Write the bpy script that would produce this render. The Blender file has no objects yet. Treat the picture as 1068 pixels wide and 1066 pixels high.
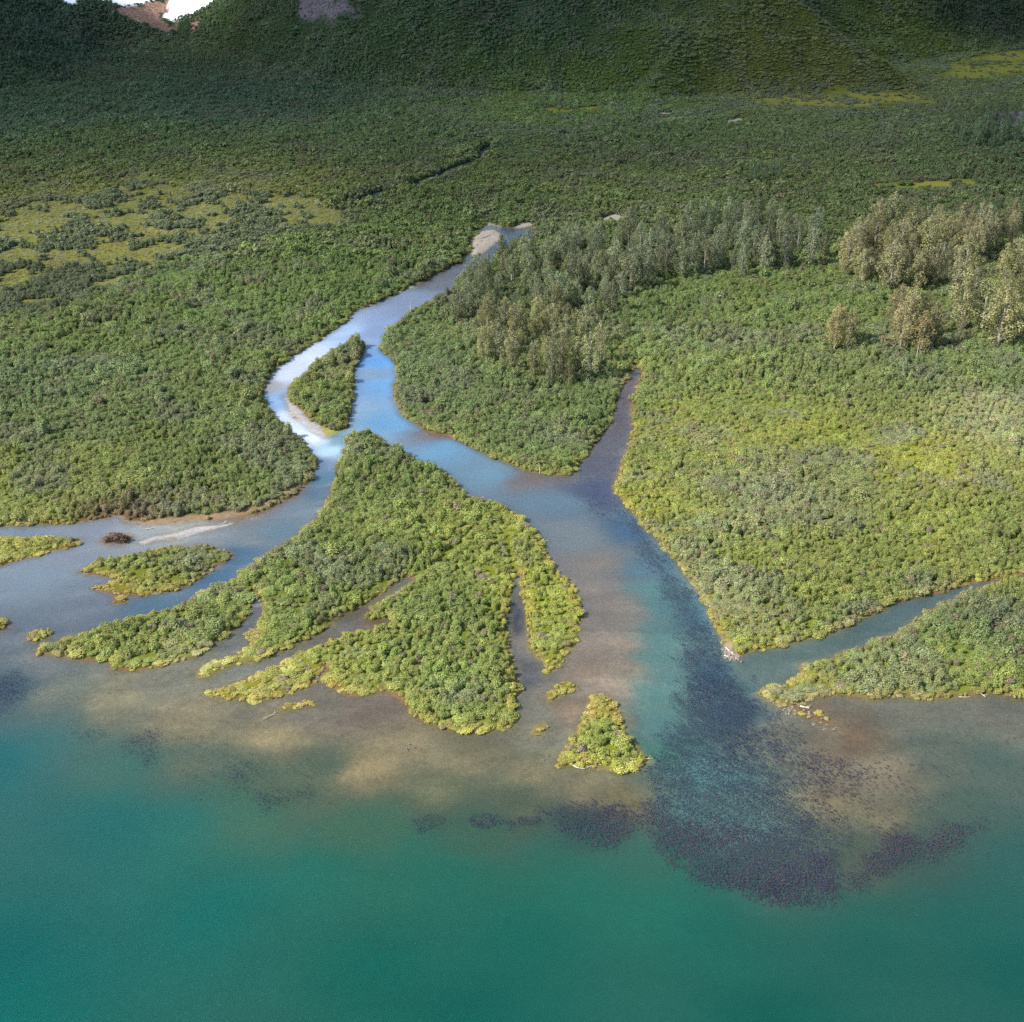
import bpy, math, random
import numpy as np
from mathutils import Vector

random.seed(7)
rng = np.random.default_rng(7)
scene = bpy.context.scene
COL = scene.collection

# ------------------------------------------------------------------ camera
CAM_H, PITCH, FPX = 190.0, math.radians(27.5), 1467.0
CP, SP = math.cos(PITCH), math.sin(PITCH)

def ray(px, py):
    u = (px - 534.0) / FPX; v = -(py - 533.0) / FPX
    return np.array([u, CP + v * SP, -SP + v * CP])

def unproj(px, py, z=0.0):
    d = ray(px, py); t = (CAM_H - z) / -d[2]
    return (d[0] * t, d[1] * t)

def W(pts, z=0.0):
    return np.array([unproj(p[0], p[1], z) if len(p) == 2 else (p[1], p[2]) for p in pts])

def srgb(r, g, b):
    f = lambda c: c / 12.92 if c <= 0.04045 else ((c + 0.055) / 1.055) ** 2.4
    return np.array([f(r / 255), f(g / 255), f(b / 255)])

# ------------------------------------------------------------------ noise
def _hash(ix, iy, s):
    h = (ix.astype(np.int64) * 374761393 + iy.astype(np.int64) * 668265263 + s * 1274126177) & 0x7fffffff
    h = ((h ^ (h >> 13)) * 1274126177) & 0x7fffffff
    return ((h ^ (h >> 16)) & 0xffff) / 65535.0

def vnoise(x, y, s=0):
    ix = np.floor(x); iy = np.floor(y); fx = x - ix; fy = y - iy
    fx = fx * fx * (3 - 2 * fx); fy = fy * fy * (3 - 2 * fy)
    a = _hash(ix, iy, s); b = _hash(ix + 1, iy, s); c = _hash(ix, iy + 1, s); d = _hash(ix + 1, iy + 1, s)
    return (a * (1 - fx) + b * fx) * (1 - fy) + (c * (1 - fx) + d * fx) * fy

def fbm(x, y, scale, s=0, octv=4):
    o = np.zeros_like(x, dtype=float); amp = 1.0; tot = 0.0; f = 1.0 / scale
    for k in range(octv):
        o += amp * vnoise(x * f + 17.3 * k, y * f - 9.1 * k, s + k); tot += amp; amp *= 0.55; f *= 2.03
    return o / tot * 2 - 1            # about -1..1

def sstep(a, b, x):
    t = np.clip((x - a) / (b - a), 0, 1); return t * t * (3 - 2 * t)

# ------------------------------------------------------------------ outlines of the land (waterlines)
yl = unproj(0, 549)[1]; yk = unproj(1068, 727)[1]
LAND = {
 'left_bank': W([('w', -3000, yl), (0, 549), (40, 548), (78, 546), (100, 541), (122, 538), (135, 544), (160, 546), (176, 544), (216, 541),
    (236, 541), (262, 537), (297, 522), (312, 511), (321, 503), (329, 488), (330, 481), (318, 463), (292, 443), (277, 424), (275, 404),
    (290, 381), (306, 370), (334, 354), (363, 334), (374, 323), (402, 311), (430, 299), (458, 284), (486, 269), (493, 252), (500, 238), (512, 234),
    (530, 237), (546, 234), (556, 238), (560, 246), (572, 250), (600, 252), (680, 245), (1068, 245), ('w', 3000, 690), ('w', 3000, 8000), ('w', -3000, 8000)]),
 'right_bank': W([(680, 229), (650, 238), (600, 246), (560, 252), (532, 262), (506, 279), (480, 292), (470, 305), (450, 318), (432, 324),
    (414, 338), (400, 354), (399, 365), (412, 376), (414, 391), (409, 414), (421, 435), (444, 449), (467, 454), (492, 466), (515, 477), (548, 491), (575, 495),
    (596, 494), (613, 473), (634, 445), (642, 424), (649, 402), (664, 380), (669, 389), (665, 403), (657, 422), (661, 447), (652, 471),
    (640, 510), (661, 537), (684, 563), (709, 592), (734, 627), (749, 656), (757, 680), (771, 686), (804, 676), (854, 664), (904, 644),
    (934, 629), (974, 619), (1014, 608), (1068, 598), ('w', 3000, 330), ('w', 3000, 760), (680, 222)]),
 'river_island': W([(371, 354), (381, 362), (373, 375), (369, 384), (371, 397), (366, 420), (363, 446), (346, 453), (334, 446), (315, 430),
    (298, 416), (306, 402), (323, 387), (346, 370)]),
 'delta_island': W([(363, 455), (385, 453), (405, 467), (430, 480), (458, 492), (490, 520), (520, 527), (545, 543), (561, 558), (576, 590), (598, 614),
    (606, 637), (599, 672), (583, 696), (568, 704), (566, 690), (552, 676), (549, 650), (548, 625), (541, 600), (535, 604), (528, 640), (530, 670), (538, 702),
    (537, 742), (533, 757), (500, 763), (470, 761), (445, 753), (425, 737), (405, 721), (380, 725), (365, 725), (345, 718), (335, 707), (343, 694),
    (325, 716), (300, 723), (270, 731), (220, 728), (214, 723), (250, 713), (280, 701), (310, 684), (345, 668), (372, 660), (392, 655), (407, 651), (404, 643), (392, 646),
    (380, 644), (398, 628), (430, 605), (426, 601), (388, 625), (352, 646), (322, 665), (270, 690), (243, 693), (252, 680), (266, 664), (275, 640), (272, 619), (262, 618), (262, 636), (251, 651),
    (226, 670), (209, 685), (170, 693), (150, 697), (112, 699), (118, 690), (75, 687), (40, 683), (41, 675), (90, 661), (150, 644), (202, 627), (240, 607), (270, 582),
    (300, 567), (330, 543), (345, 516), (352, 497), (358, 474)]),
 'small_island': W([(82, 597), (102, 587), (140, 579), (175, 573), (210, 568), (240, 575), (242, 581), (210, 601), (185, 616), (150, 621), (128, 621), (96, 613), (121, 604), (104, 600)]),
 'left_spit': W([('w', -400, unproj(0, 562)[1]), (0, 562), (50, 560), (80, 561), (83, 567), (62, 574), (50, 576), (0, 591), ('w', -400, unproj(0, 600)[1])]),
 'brown_bush_bar': W([(104, 564), (112, 558), (130, 558), (138, 561), (130, 567), (108, 568)]),
 'edge_tuft': W([(-30, 648), (4, 644), (9, 650), (6, 656), (-30, 662)]),
 'tip_tuft': W([(29, 663), (40, 658), (52, 660), (46, 667), (32, 669)]),
 'side_tuft': W([(119, 622), (126, 619), (133, 622), (131, 628), (121, 629)]),
 'mat_bar': W([(203, 701), (215, 694), (240, 685), (249, 688), (238, 697), (215, 706), (205, 706)]),
 'islet': W([(616, 727), (630, 724), (641, 728), (648, 748), (655, 768), (670, 785), (678, 793), (664, 801), (650, 805), (622, 803), (605, 800), (582, 798), (584, 790), (596, 774), (604, 758), (611, 740)]),
 'islet_tuft': W([(567, 727), (580, 716), (594, 711), (599, 716), (588, 728), (572, 734)]),
 'low_tuft': W([(556, 764), (562, 756), (570, 751), (568, 760), (560, 768)]),
 'grass_tail': W([(282, 741), (300, 735), (322, 730), (328, 735), (306, 740), (288, 744)]),
 'peninsula': W([(791, 724), (800, 716), (816, 714), (836, 702), (836, 694), (859, 688), (904, 674), (930, 662), (948, 650), (984, 628), (1034, 612), (1050, 606), (1068, 603),
    ('w', 600, unproj(1068, 600)[1]), ('w', 3000, unproj(1068, 600)[1]), ('w', 3000, yk), (1068, 728), (1034, 723), (984, 728), (934, 726), (904, 728), (880, 725), (854, 728), (834, 736), (815, 737), (797, 731)]),
 'stone_spit': W([(818, 734), (836, 736), (850, 743), (868, 753), (880, 761), (872, 760), (850, 751), (830, 742)]),
}
SAND = {   # bare ground that stays free of shrubs
 'bar': W([(490, 258), (494, 247), (503, 241), (516, 240), (528, 247), (514, 256), (500, 266), (492, 266)]),
 'bar_far': W([(500, 238), (508, 233), (524, 236), (522, 239), (506, 240)]),
 'bar_b': W([(536, 238), (546, 232), (560, 235), (545, 238)]),
 'ledge': W([(409, 309), (430, 297), (433, 300), (412, 311)]),
 'ledge_b': W([(366, 334), (386, 318), (389, 320), (370, 338)]),
 'beach': W([(140, 547), (160, 543), (216, 537), (236, 536), (262, 531), (290, 519), (308, 506), (315, 505), (300, 518), (268, 534), (236, 541), (200, 543), (165, 547)]),
 'streak': W([(143, 566), (160, 560), (182, 557), (205, 550), (228, 548), (243, 545), (238, 548), (212, 554), (190, 561), (166, 563), (150, 568)]),
 'isl_bar': W([(294, 412), (299, 414), (314, 430), (334, 447), (346, 454), (338, 456), (326, 450), (306, 434)]),
 'gravel': W([(624, 231), (640, 225), (652, 227), (648, 233), (630, 235)]),
 'bank_rock': W([(754, 668), (760, 670), (772, 683), (768, 690), (756, 686)]),
 'isl_foot': W([(334, 445), (350, 450), (362, 446), (358, 452), (340, 456)]),
}
ALLP = dict(LAND); ALLP['beach'] = SAND['beach']; ALLP['bar'] = SAND['bar']; ALLP['bar_b'] = SAND['bar_b']; ALLP['isl_bar'] = SAND['isl_bar']; ALLP['bank_rock'] = SAND['bank_rock']; ALLP['streak'] = SAND['streak']

def sdf(poly, x, y):
    """signed distance, positive inside"""
    n = len(poly); d2 = np.full(x.shape, 1e12); inside = np.zeros(x.shape, bool)
    for i in range(n):
        ax, ay = poly[i]; bx, by = poly[(i + 1) % n]
        ex, ey = bx - ax, by - ay
        L = ex * ex + ey * ey + 1e-9
        t = np.clip(((x - ax) * ex + (y - ay) * ey) / L, 0, 1)
        dx = x - ax - t * ex; dy = y - ay - t * ey
        np.minimum(d2, dx * dx + dy * dy, out=d2)
        if ay != by:
            c = ((ay > y) != (by > y)) & (x < (bx - ax) * (y - ay) / (by - ay) + ax)
            inside ^= c
    d = np.sqrt(d2)
    return np.where(inside, d, -d)

def sdf_many(polys, x, y, far=40.0):
    out = np.full(x.shape, -1e6)
    for P in polys:
        lo = P.min(0) - far; hi = P.max(0) + far
        m = (x > lo[0]) & (x < hi[0]) & (y > lo[1]) & (y < hi[1])
        if m.any():
            out[m] = np.maximum(out[m], sdf(P, x[m], y[m]))
    return out

def land_s(x, y):
    s = np.full(x.shape, 60.0)
    m = y < 730
    xm, ym = x[m], y[m]
    v = sdf_many(ALLP.values(), xm, ym)
    v = v + fbm(xm, ym, 6.0, 3, 4) * 1.25
    s[m] = np.maximum(v, -60)
    return s

# ------------------------------------------------------------------ water depth, silt and bed colour
# px, py, depth m, opacity of the silty water, body sRGB, bed sRGB
DEEP = [
 (0, 790, 6, 1, (18, 102, 108), (30, 80, 70)), (0, 1000, 9, 1, (13, 100, 97), (30, 80, 70)), (120, 850, 8, 1, (16, 104, 104), (30, 80, 70)),
 (220, 940, 9, 1, (13, 108, 100), (30, 80, 70)), (400, 1000, 10, 1, (8, 98, 85), (30, 80, 70)), (560, 970, 10, 1, (7, 96, 81), (30, 80, 70)),
 (330, 890, 7, 1, (16, 114, 100), (30, 80, 70)), (480, 900, 7, 1, (13, 112, 91), (30, 80, 70)), (620, 910, 6, 1, (14, 115, 91), (30, 80, 70)),
 (700, 925, 5, .95, (17, 117, 93), (30, 80, 70)), (760, 960, 8, 1, (9, 100, 81), (30, 80, 70)), (900, 970, 8, 1, (8, 95, 81), (30, 80, 70)),
 (1060, 1000, 10, 1, (7, 91, 79), (30, 80, 70)), (800, 1060, 12, 1, (6, 91, 77), (30, 80, 70)), (500, 1066, 12, 1, (7, 95, 83), (30, 80, 70)),
 (1000, 930, 5, .97, (14, 102, 89), (30, 80, 70)), (1066, 880, 4, .85, (26, 106, 97), (30, 80, 70)), (200, 850, 5, .97, (22, 121, 114), (30, 80, 70)),
 (930, 930, 5, .97, (14, 102, 85), (30, 80, 70)), (0, 1066, 12, 1, (12, 106, 98), (30, 80, 70)),
 # break of the shelf
 (60, 775, 3, .75, (50, 128, 124), (100, 105, 90)), (150, 800, 2, .6, (62, 124, 112), (104, 104, 84)), (260, 845, 2, .65, (68, 124, 100), (104, 106, 84)),
 (380, 855, 2, .6, (66, 118, 92), (104, 104, 80)), (500, 862, 1.8, .6, (60, 108, 86), (96, 98, 78)), (600, 862, 2, .7, (52, 92, 84), (86, 88, 76)),
 (570, 885, 5, .97, (19, 121, 95), (30, 80, 70)), (420, 878, 5, .95, (19, 115, 95), (30, 80, 70)), (680, 890, 2.5, .7, (60, 116, 96), (80, 90, 80)),
 # shelf
 (60, 720, .9, .4, (96, 122, 118), (124, 116, 100)), (10, 715, 1.3, .55, (64, 98, 112), (90, 92, 100)), (130, 730, .6, .25, (110, 122, 104), (138, 124, 100)),
 (210, 745, .5, .2, (110, 114, 94), (138, 122, 98)), (300, 765, .5, .2, (104, 106, 84), (132, 116, 90)), (200, 800, 1.2, .42, (88, 114, 98), (122, 114, 92)),
 (300, 810, 1.2, .5, (84, 112, 90), (104, 104, 82)), (340, 790, 1.0, .45, (84, 110, 90), (104, 102, 82)), (420, 775, .5, .25, (112, 106, 84), (124, 108, 86)),
 (480, 790, .5, .28, (116, 108, 84), (122, 110, 86)), (380, 800, .5, .2, (114, 108, 82), (134, 116, 88)), (450, 825, .8, .4, (94, 106, 84), (108, 104, 78)), (560, 810, .5, .25, (108, 104, 80), (122, 110, 86)),
 (620, 825, .5, .3, (102, 98, 76), (116, 104, 82)), (655, 830, .5, .25, (104, 98, 72), (112, 100, 74)), (540, 838, 1, .4, (84, 98, 78), (96, 98, 76)), (60, 680, .6, .4, (108, 122, 128), (112, 110, 108)),
 (560, 745, .35, .2, (118, 116, 104), (116, 108, 98)), (545, 700, .3, .15, (80, 84, 96), (84, 80, 84)), (540, 640, .3, .1, (60, 60, 80), (64, 60, 66)),
 (330, 745, .3, .2, (110, 106, 96), (112, 100, 90)), (390, 740, .3, .2, (110, 100, 90), (116, 98, 88)), (310, 690, .2, .1, (104, 102, 96), (108, 98, 90)), (360, 655, .2, .1, (96, 92, 90), (100, 88, 80)),
 (250, 690, .3, .2, (112, 116, 112), (116, 110, 102)), (262, 650, .3, .2, (96, 104, 112), (96, 92, 90)), (180, 712, .4, .25, (116, 120, 112), (120, 112, 98)),
 (400, 650, .2, .1, (100, 84, 66), (104, 78, 60)),
 # river mouth
 (628, 585, .35, .25, (132, 120, 110), (138, 118, 106)),
 (638, 622, .35, .25, (132, 120, 110), (138, 118, 106)),
 (646, 636, .35, .25, (132, 120, 110), (138, 118, 106)),
 (650, 672, .35, .25, (132, 120, 110), (138, 118, 106)),
 (648, 690, .35, .25, (132, 120, 110), (138, 118, 106)),
 (644, 716, .35, .25, (132, 120, 110), (138, 118, 106)),
 (612, 650, .35, .25, (132, 120, 110), (138, 118, 106)),
 (610, 610, .35, .25, (132, 120, 110), (138, 118, 106)),
 (618, 680, .35, .25, (132, 120, 110), (138, 118, 106)),
 (676, 612, 1.1, .45, (88, 130, 130), (106, 134, 130)),
 (686, 632, 1.1, .45, (88, 130, 130), (106, 134, 130)),
 (692, 662, 1.1, .45, (88, 130, 130), (106, 134, 130)),
 (694, 700, 1.1, .45, (88, 130, 130), (106, 134, 130)),
 (694, 760, 1.1, .45, (88, 130, 130), (106, 134, 130)),
 (690, 745, 1.1, .45, (88, 130, 130), (106, 134, 130)),
 (600, 560, .6, .35, (124, 132, 136), (120, 116, 112)), (640, 600, .35, .25, (128, 120, 116), (136, 120, 112)), (640, 650, .35, .25, (130, 118, 108), (138, 118, 104)), (655, 700, .35, .25, (126, 116, 104), (130, 114, 98)),
 (620, 700, .3, .2, (126, 112, 100), (130, 108, 94)), (660, 750, .5, .3, (112, 112, 98), (116, 108, 92)), (600, 740, .3, .2, (122, 108, 94), (126, 104, 88)),
 (684, 680, 1.2, .45, (88, 132, 130), (108, 136, 130)), (688, 715, 1.2, .45, (88, 136, 130), (108, 138, 130)), (680, 655, 1.0, .42, (96, 128, 126), (110, 128, 122)), (700, 740, 1.3, .5, (88, 138, 130), (100, 136, 126)), (690, 780, 1.2, .55, (84, 140, 122), (94, 130, 112)), (694, 636, 1, .45, (86, 122, 126), (96, 118, 120)),
 (670, 590, 1, .5, (92, 120, 132), (100, 112, 116)), (720, 640, 1.6, .5, (70, 112, 134), (90, 116, 124)), (745, 700, 1.9, .45, (60, 100, 128), (90, 120, 134)), (700, 590, 1.5, .6, (60, 104, 122), (72, 98, 110)), (660, 550, 1.2, .5, (70, 98, 124), (78, 94, 108)),
 (765, 740, 1.8, .6, (56, 84, 108), (80, 100, 112)), (740, 800, 1.6, .35, (84, 136, 140), (120, 152, 148)), (780, 860, 1.8, .35, (90, 132, 126), (124, 142, 132)), (720, 850, 1.8, .35, (88, 138, 132), (118, 146, 138)), (840, 900, 1.8, .4, (90, 112, 98), (110, 112, 98)),
 (790, 700, .8, .45, (92, 120, 114), (104, 110, 102)), (775, 720, 1.0, .5, (72, 108, 114), (94, 106, 104)), (830, 682, .6, .45, (88, 116, 114), (96, 104, 94)), (900, 658, .6, .45, (86, 112, 110), (90, 98, 88)), (980, 630, .6, .45, (86, 110, 112), (86, 92, 84)),
 (810, 760, .5, .3, (104, 108, 98), (112, 106, 92)), (860, 770, .35, .25, (110, 104, 90), (118, 102, 84)), (840, 745, .2, .1, (96, 84, 70), (96, 76, 58)), (880, 770, .25, .12, (98, 84, 68), (98, 78, 60)), (860, 830, .5, .2, (108, 102, 80), (118, 104, 82)),
 (910, 800, .5, .2, (110, 106, 88), (122, 108, 90)), (920, 850, .5, .2, (106, 103, 82), (114, 103, 82)), (980, 780, .9, .45, (90, 108, 96), (104, 102, 86)), (960, 740, .5, .3, (98, 104, 96), (106, 98, 86)),
 (1050, 750, .5, .35, (96, 102, 92), (104, 96, 84)), (1050, 800, 1.2, .5, (84, 110, 98), (100, 100, 84)), (1000, 850, 1.5, .55, (78, 108, 92), (98, 98, 80)), (900, 895, 1.2, .5, (88, 102, 84), (98, 96, 78)), (960, 885, 1.8, .6, (66, 98, 88), (84, 88, 76)),
 # river: silt, with the pale sheen of the sky mixed into the body colours
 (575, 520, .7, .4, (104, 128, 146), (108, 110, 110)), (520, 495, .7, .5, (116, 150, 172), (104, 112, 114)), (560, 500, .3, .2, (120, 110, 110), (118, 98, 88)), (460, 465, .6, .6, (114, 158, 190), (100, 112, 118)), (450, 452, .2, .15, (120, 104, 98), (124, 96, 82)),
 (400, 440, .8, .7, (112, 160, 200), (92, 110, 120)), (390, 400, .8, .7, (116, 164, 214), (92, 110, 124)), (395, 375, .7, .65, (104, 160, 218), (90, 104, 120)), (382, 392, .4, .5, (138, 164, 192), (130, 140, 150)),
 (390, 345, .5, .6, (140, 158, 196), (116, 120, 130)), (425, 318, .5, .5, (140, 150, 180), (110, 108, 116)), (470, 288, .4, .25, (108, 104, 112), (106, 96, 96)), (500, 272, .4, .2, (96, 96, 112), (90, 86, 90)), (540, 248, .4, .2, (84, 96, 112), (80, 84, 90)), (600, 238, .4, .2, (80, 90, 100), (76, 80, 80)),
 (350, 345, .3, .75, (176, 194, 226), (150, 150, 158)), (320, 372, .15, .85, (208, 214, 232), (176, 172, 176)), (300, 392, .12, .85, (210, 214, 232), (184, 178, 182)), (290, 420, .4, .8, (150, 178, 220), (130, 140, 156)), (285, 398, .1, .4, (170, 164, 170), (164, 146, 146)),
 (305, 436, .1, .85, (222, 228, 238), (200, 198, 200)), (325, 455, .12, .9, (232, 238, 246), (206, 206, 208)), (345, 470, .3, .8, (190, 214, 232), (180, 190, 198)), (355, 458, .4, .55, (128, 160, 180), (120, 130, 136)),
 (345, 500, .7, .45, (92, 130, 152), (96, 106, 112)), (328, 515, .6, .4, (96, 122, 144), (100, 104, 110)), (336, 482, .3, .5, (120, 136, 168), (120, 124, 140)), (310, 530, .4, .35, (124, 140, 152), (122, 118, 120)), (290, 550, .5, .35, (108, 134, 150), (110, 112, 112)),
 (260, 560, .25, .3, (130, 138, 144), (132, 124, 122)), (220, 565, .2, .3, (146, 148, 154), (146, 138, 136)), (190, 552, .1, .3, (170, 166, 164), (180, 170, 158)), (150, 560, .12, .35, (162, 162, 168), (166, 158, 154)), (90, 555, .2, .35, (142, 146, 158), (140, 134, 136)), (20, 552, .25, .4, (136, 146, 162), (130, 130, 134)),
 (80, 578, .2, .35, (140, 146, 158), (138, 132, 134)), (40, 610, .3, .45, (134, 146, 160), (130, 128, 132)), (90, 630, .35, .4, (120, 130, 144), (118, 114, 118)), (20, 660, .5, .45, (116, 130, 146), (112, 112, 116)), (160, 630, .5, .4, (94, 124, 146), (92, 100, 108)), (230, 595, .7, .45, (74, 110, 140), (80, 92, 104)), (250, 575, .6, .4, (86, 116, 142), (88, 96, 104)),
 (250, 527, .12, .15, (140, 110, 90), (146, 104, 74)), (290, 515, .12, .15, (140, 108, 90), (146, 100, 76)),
 # creek
 (618, 510, .8, .35, (80, 84, 110), (72, 68, 84)), (632, 480, .5, .25, (92, 88, 98), (88, 76, 80)), (645, 440, .4, .2, (96, 82, 82), (98, 76, 70)), (655, 410, .4, .15, (92, 74, 66), (92, 68, 58)), (650, 470, .3, .2, (104, 96, 98), (104, 90, 86)),
]
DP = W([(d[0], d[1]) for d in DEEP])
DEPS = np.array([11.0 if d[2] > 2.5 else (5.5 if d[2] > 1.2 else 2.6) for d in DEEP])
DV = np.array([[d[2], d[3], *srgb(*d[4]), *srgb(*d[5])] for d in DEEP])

def idw(P, V, x, y, eps=2.0, power=1.9):
    eps = np.broadcast_to(eps, (len(P),))
    num = np.zeros((x.size, V.shape[1])); den = np.zeros(x.size)
    for i in range(len(P)):
        d2 = (x - P[i, 0]) ** 2 + (y - P[i, 1]) ** 2 + eps[i] * eps[i]
        w = d2 ** (-power)
        num += w[:, None] * V[i]; den += w
    return num / den[:, None]

def bed_values(x, y):
    v = bed_values0(x, y)
    sh = sstep(1.6, .5, v[:, 0])
    q = fbm(x * .30 + y * .22 + 3 * fbm(x, y, 30, 171, 2), y * 1.0 - x * .32, 5.0, 173, 4)       # long flow streaks left by the current
    v[:, 5:8] *= (1 + sh * .34 * q)[:, None]; v[:, 1] *= 1 - .42 * sh * (y < 300) ; v[:, 1] *= 1 + .35 * sh * fbm(x * .35, y - x * .3, 9, 177, 3)
    br = .7 * ((x < -45) & (y > 312) & (y < 420)) * sh * sstep(.15, .55, q)
    v[:, 5:8] = v[:, 5:8] * (1 - .55 * br[:, None]) + srgb(200, 200, 206) * .55 * br[:, None]
    v[:, 5:8] *= 1 + (sh * (y < 300))[:, None] * np.array([.15, .08, .0]); v[:, 1] += .14 * sstep(300, 335, y) * (x < 40)
    return v

def bed_values0(x, y):
    wx = x + fbm(x, y, 22, 41, 3) * 5 + fbm(x, y, 5, 45, 2) * 1.0
    wy = y + fbm(x, y, 22, 51, 3) * 4 + fbm(x, y, 5, 55, 2) * 1.0
    return idw(DP, DV, wx, wy, DEPS, 1.75)

# ------------------------------------------------------------------ ground heights
def seg_side(a, b, x, y):
    """distance to the left of the directed line a->b"""
    dx, dy = b[0] - a[0], b[1] - a[1]; L = math.hypot(dx, dy)
    return (dx * (y - a[1]) - dy * (x - a[0])) / L

L1a, L1b = unproj(0, 118), unproj(240, 34)
S0, S1 = unproj(250, 62), unproj(345, 90)
SPUR = W([(345, 92), (500, 97), (640, 99), (800, 102), (972, 95)])
W0 = unproj(972, 95)
M2a, M2b = unproj(860, 80), unproj(1068, 47)

def height_far(x, y):
    n1 = fbm(x, y, 120, 61, 4); n2 = fbm(x, y, 35, 71, 4); n3 = fbm(x, y, 14, 75, 3)
    rid = 1 - np.abs(fbm(x + .45 * y, y * 0.55, 105, 81, 4)) * 2
    left = seg_side(L1a, L1b, x, y) + n2 * 10
    hl = 0.46 * np.maximum(left, 0)
    hl = np.where(left < 40, 0.46 * np.maximum(left, 0) ** 2 / 80 + 0 * hl, 0.46 * (left - 20))
    hl = np.maximum(hl, 0)
    ybase = np.interp(x, SPUR[:, 0], SPUR[:, 1], left=0, right=SPUR[-1, 1])
    xl = SPUR[0, 0]; kx = (S1[1] - S0[1]) / (S1[0] - S0[0])
    ybase = np.where(x < xl, SPUR[0, 1] + (x - xl) * kx * 1.05, ybase)
    front = 0.56 * np.maximum(y - ybase + n2 * 9, 0)
    side = 0.47 * np.maximum(W0[0] - x + n2 * 6 - 0.10 * (y - W0[1]), 0)
    k = 5.0
    hs = np.minimum(front, side)
    hs = hs * (1 + 0.16 * n1) + sstep(2, 30, hs) * (rid * 7.0 + n2 * 2.0)
    m2 = seg_side(M2b, M2a, x, y) * -1 + n2 * 12
    m2 = np.minimum(m2, (x - 60 + .2 * (y - 1060)) * .9)
    h2 = 0.62 * np.maximum(m2, 0); h2 = h2 + sstep(2, 30, h2) * rid * 5
    gully = 0.20 * np.maximum(y - 1215 + n2 * 8, 0) * (1 + 0.2 * n1)
    h = np.maximum(np.maximum(hl, hs), np.maximum(h2, gully))
    h = h + sstep(700, 900, y) * (n2 * 1.8 + n3 * 0.5) + 0 * x
    return np.where(h > 200, 200 + 50 * (1 - np.exp(-(h - 200) / 50)), h)

def ground(x, y, want_all=False):
    s = land_s(x, y)
    near = y < 735
    z = np.zeros_like(x)
    bank = 0.10 + 0.45 * sstep(0.2, 3.0, s) + 0.006 * np.clip(s, 0, 60) + fbm(x, y, 9, 21, 3) * 0.22 * sstep(1, 6, s)
    z[:] = bank
    bv = np.zeros((x.size, 8))
    bv[near] = bed_values(x[near], y[near])
    dep = np.where(near, bv[:, 0], 0.3) * sstep(0, 4.0, -s) + 0.03
    z = np.where(s > 0, bank * sstep(0, .8, s) + 0.02, -dep)
    z = z + np.where(y > 690, height_far(x, y) * sstep(690, 760, y), 0)
    if want_all: return z, s, bv, dep
    return z

def raycast(px, py):
    d = ray(px, py); t = np.arange(500, 2600, 1.0)
    X, Y, Z = d[0] * t, d[1] * t, CAM_H + d[2] * t
    h = ground(X, Y)
    k = np.argmax(Z < h)
    return (X[k], Y[k])

def RW(pts): return np.array([raycast(*p) for p in pts])

SNOW = [RW([(171, 18), (184, 20), (202, 14), (224, 1), (230, -12), (178, -12), (177, 9)]),
        RW([(94, 0), (112, 2), (131, 7), (143, 5), (160, 0), (165, -12), (94, -12)]),
        RW([(62, -1), (70, 4), (79, 5), (84, 0), (82, -10), (62, -10)])]
SCREE = [RW([(118, 12), (133, 7), (160, 1), (180, -6), (176, 18), (204, 24), (190, 30), (150, 26), (128, 20)])]
TALUS = [RW([(312, -4), (360, -4), (369, 12), (350, 31), (322, 29)])]
ROCKS = [RW([(1036, 122), (1046, 116), (1075, 112), (1075, 136), (1056, 136), (1040, 131)])]
PEBBLE = [RW([(752, 128), (768, 123), (782, 124), (776, 128), (758, 130)]), RW([(684, 118), (700, 117), (704, 119), (688, 121)]),
          RW([(440, 190), (450, 186), (455, 187), (446, 191)]), RW([(368, 214), (374, 210), (378, 211), (372, 216)])]
MEAD = RW([(-60, 250), (60, 205), (140, 195), (260, 200), (340, 206), (345, 240), (250, 262), (150, 285), (60, 325), (-60, 335)])
MEAD2 = [RW([(790, 100), (880, 97), (965, 96), (970, 108), (860, 112), (800, 110)]), RW([(560, 112), (620, 110), (625, 116), (570, 118)]),
         RW([(975, 80), (1000, 60), (1070, 52), (1080, 78), (1010, 84)]), RW([(880, 195), (960, 188), (1030, 190), (1000, 197), (920, 200)]), RW([(1030,238),(940,238),(900,230),(1000,226)])]
CREEK = RW([(508, 154), (495, 168), (470, 178), (450, 188), (425, 196), (395, 203), (372, 213), (350, 212)])

def dist_line(P, x, y):
    d2 = np.full(x.shape, 1e12)
    for i in range(len(P) - 1):
        a, b = P[i], P[i + 1]; e = b - a; L = (e ** 2).sum()
        t = np.clip(((x - a[0]) * e[0] + (y - a[1]) * e[1]) / L, 0, 1)
        d2 = np.minimum(d2, (x - a[0] - t * e[0]) ** 2 + (y - a[1] - t * e[1]) ** 2)
    return np.sqrt(d2)

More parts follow.
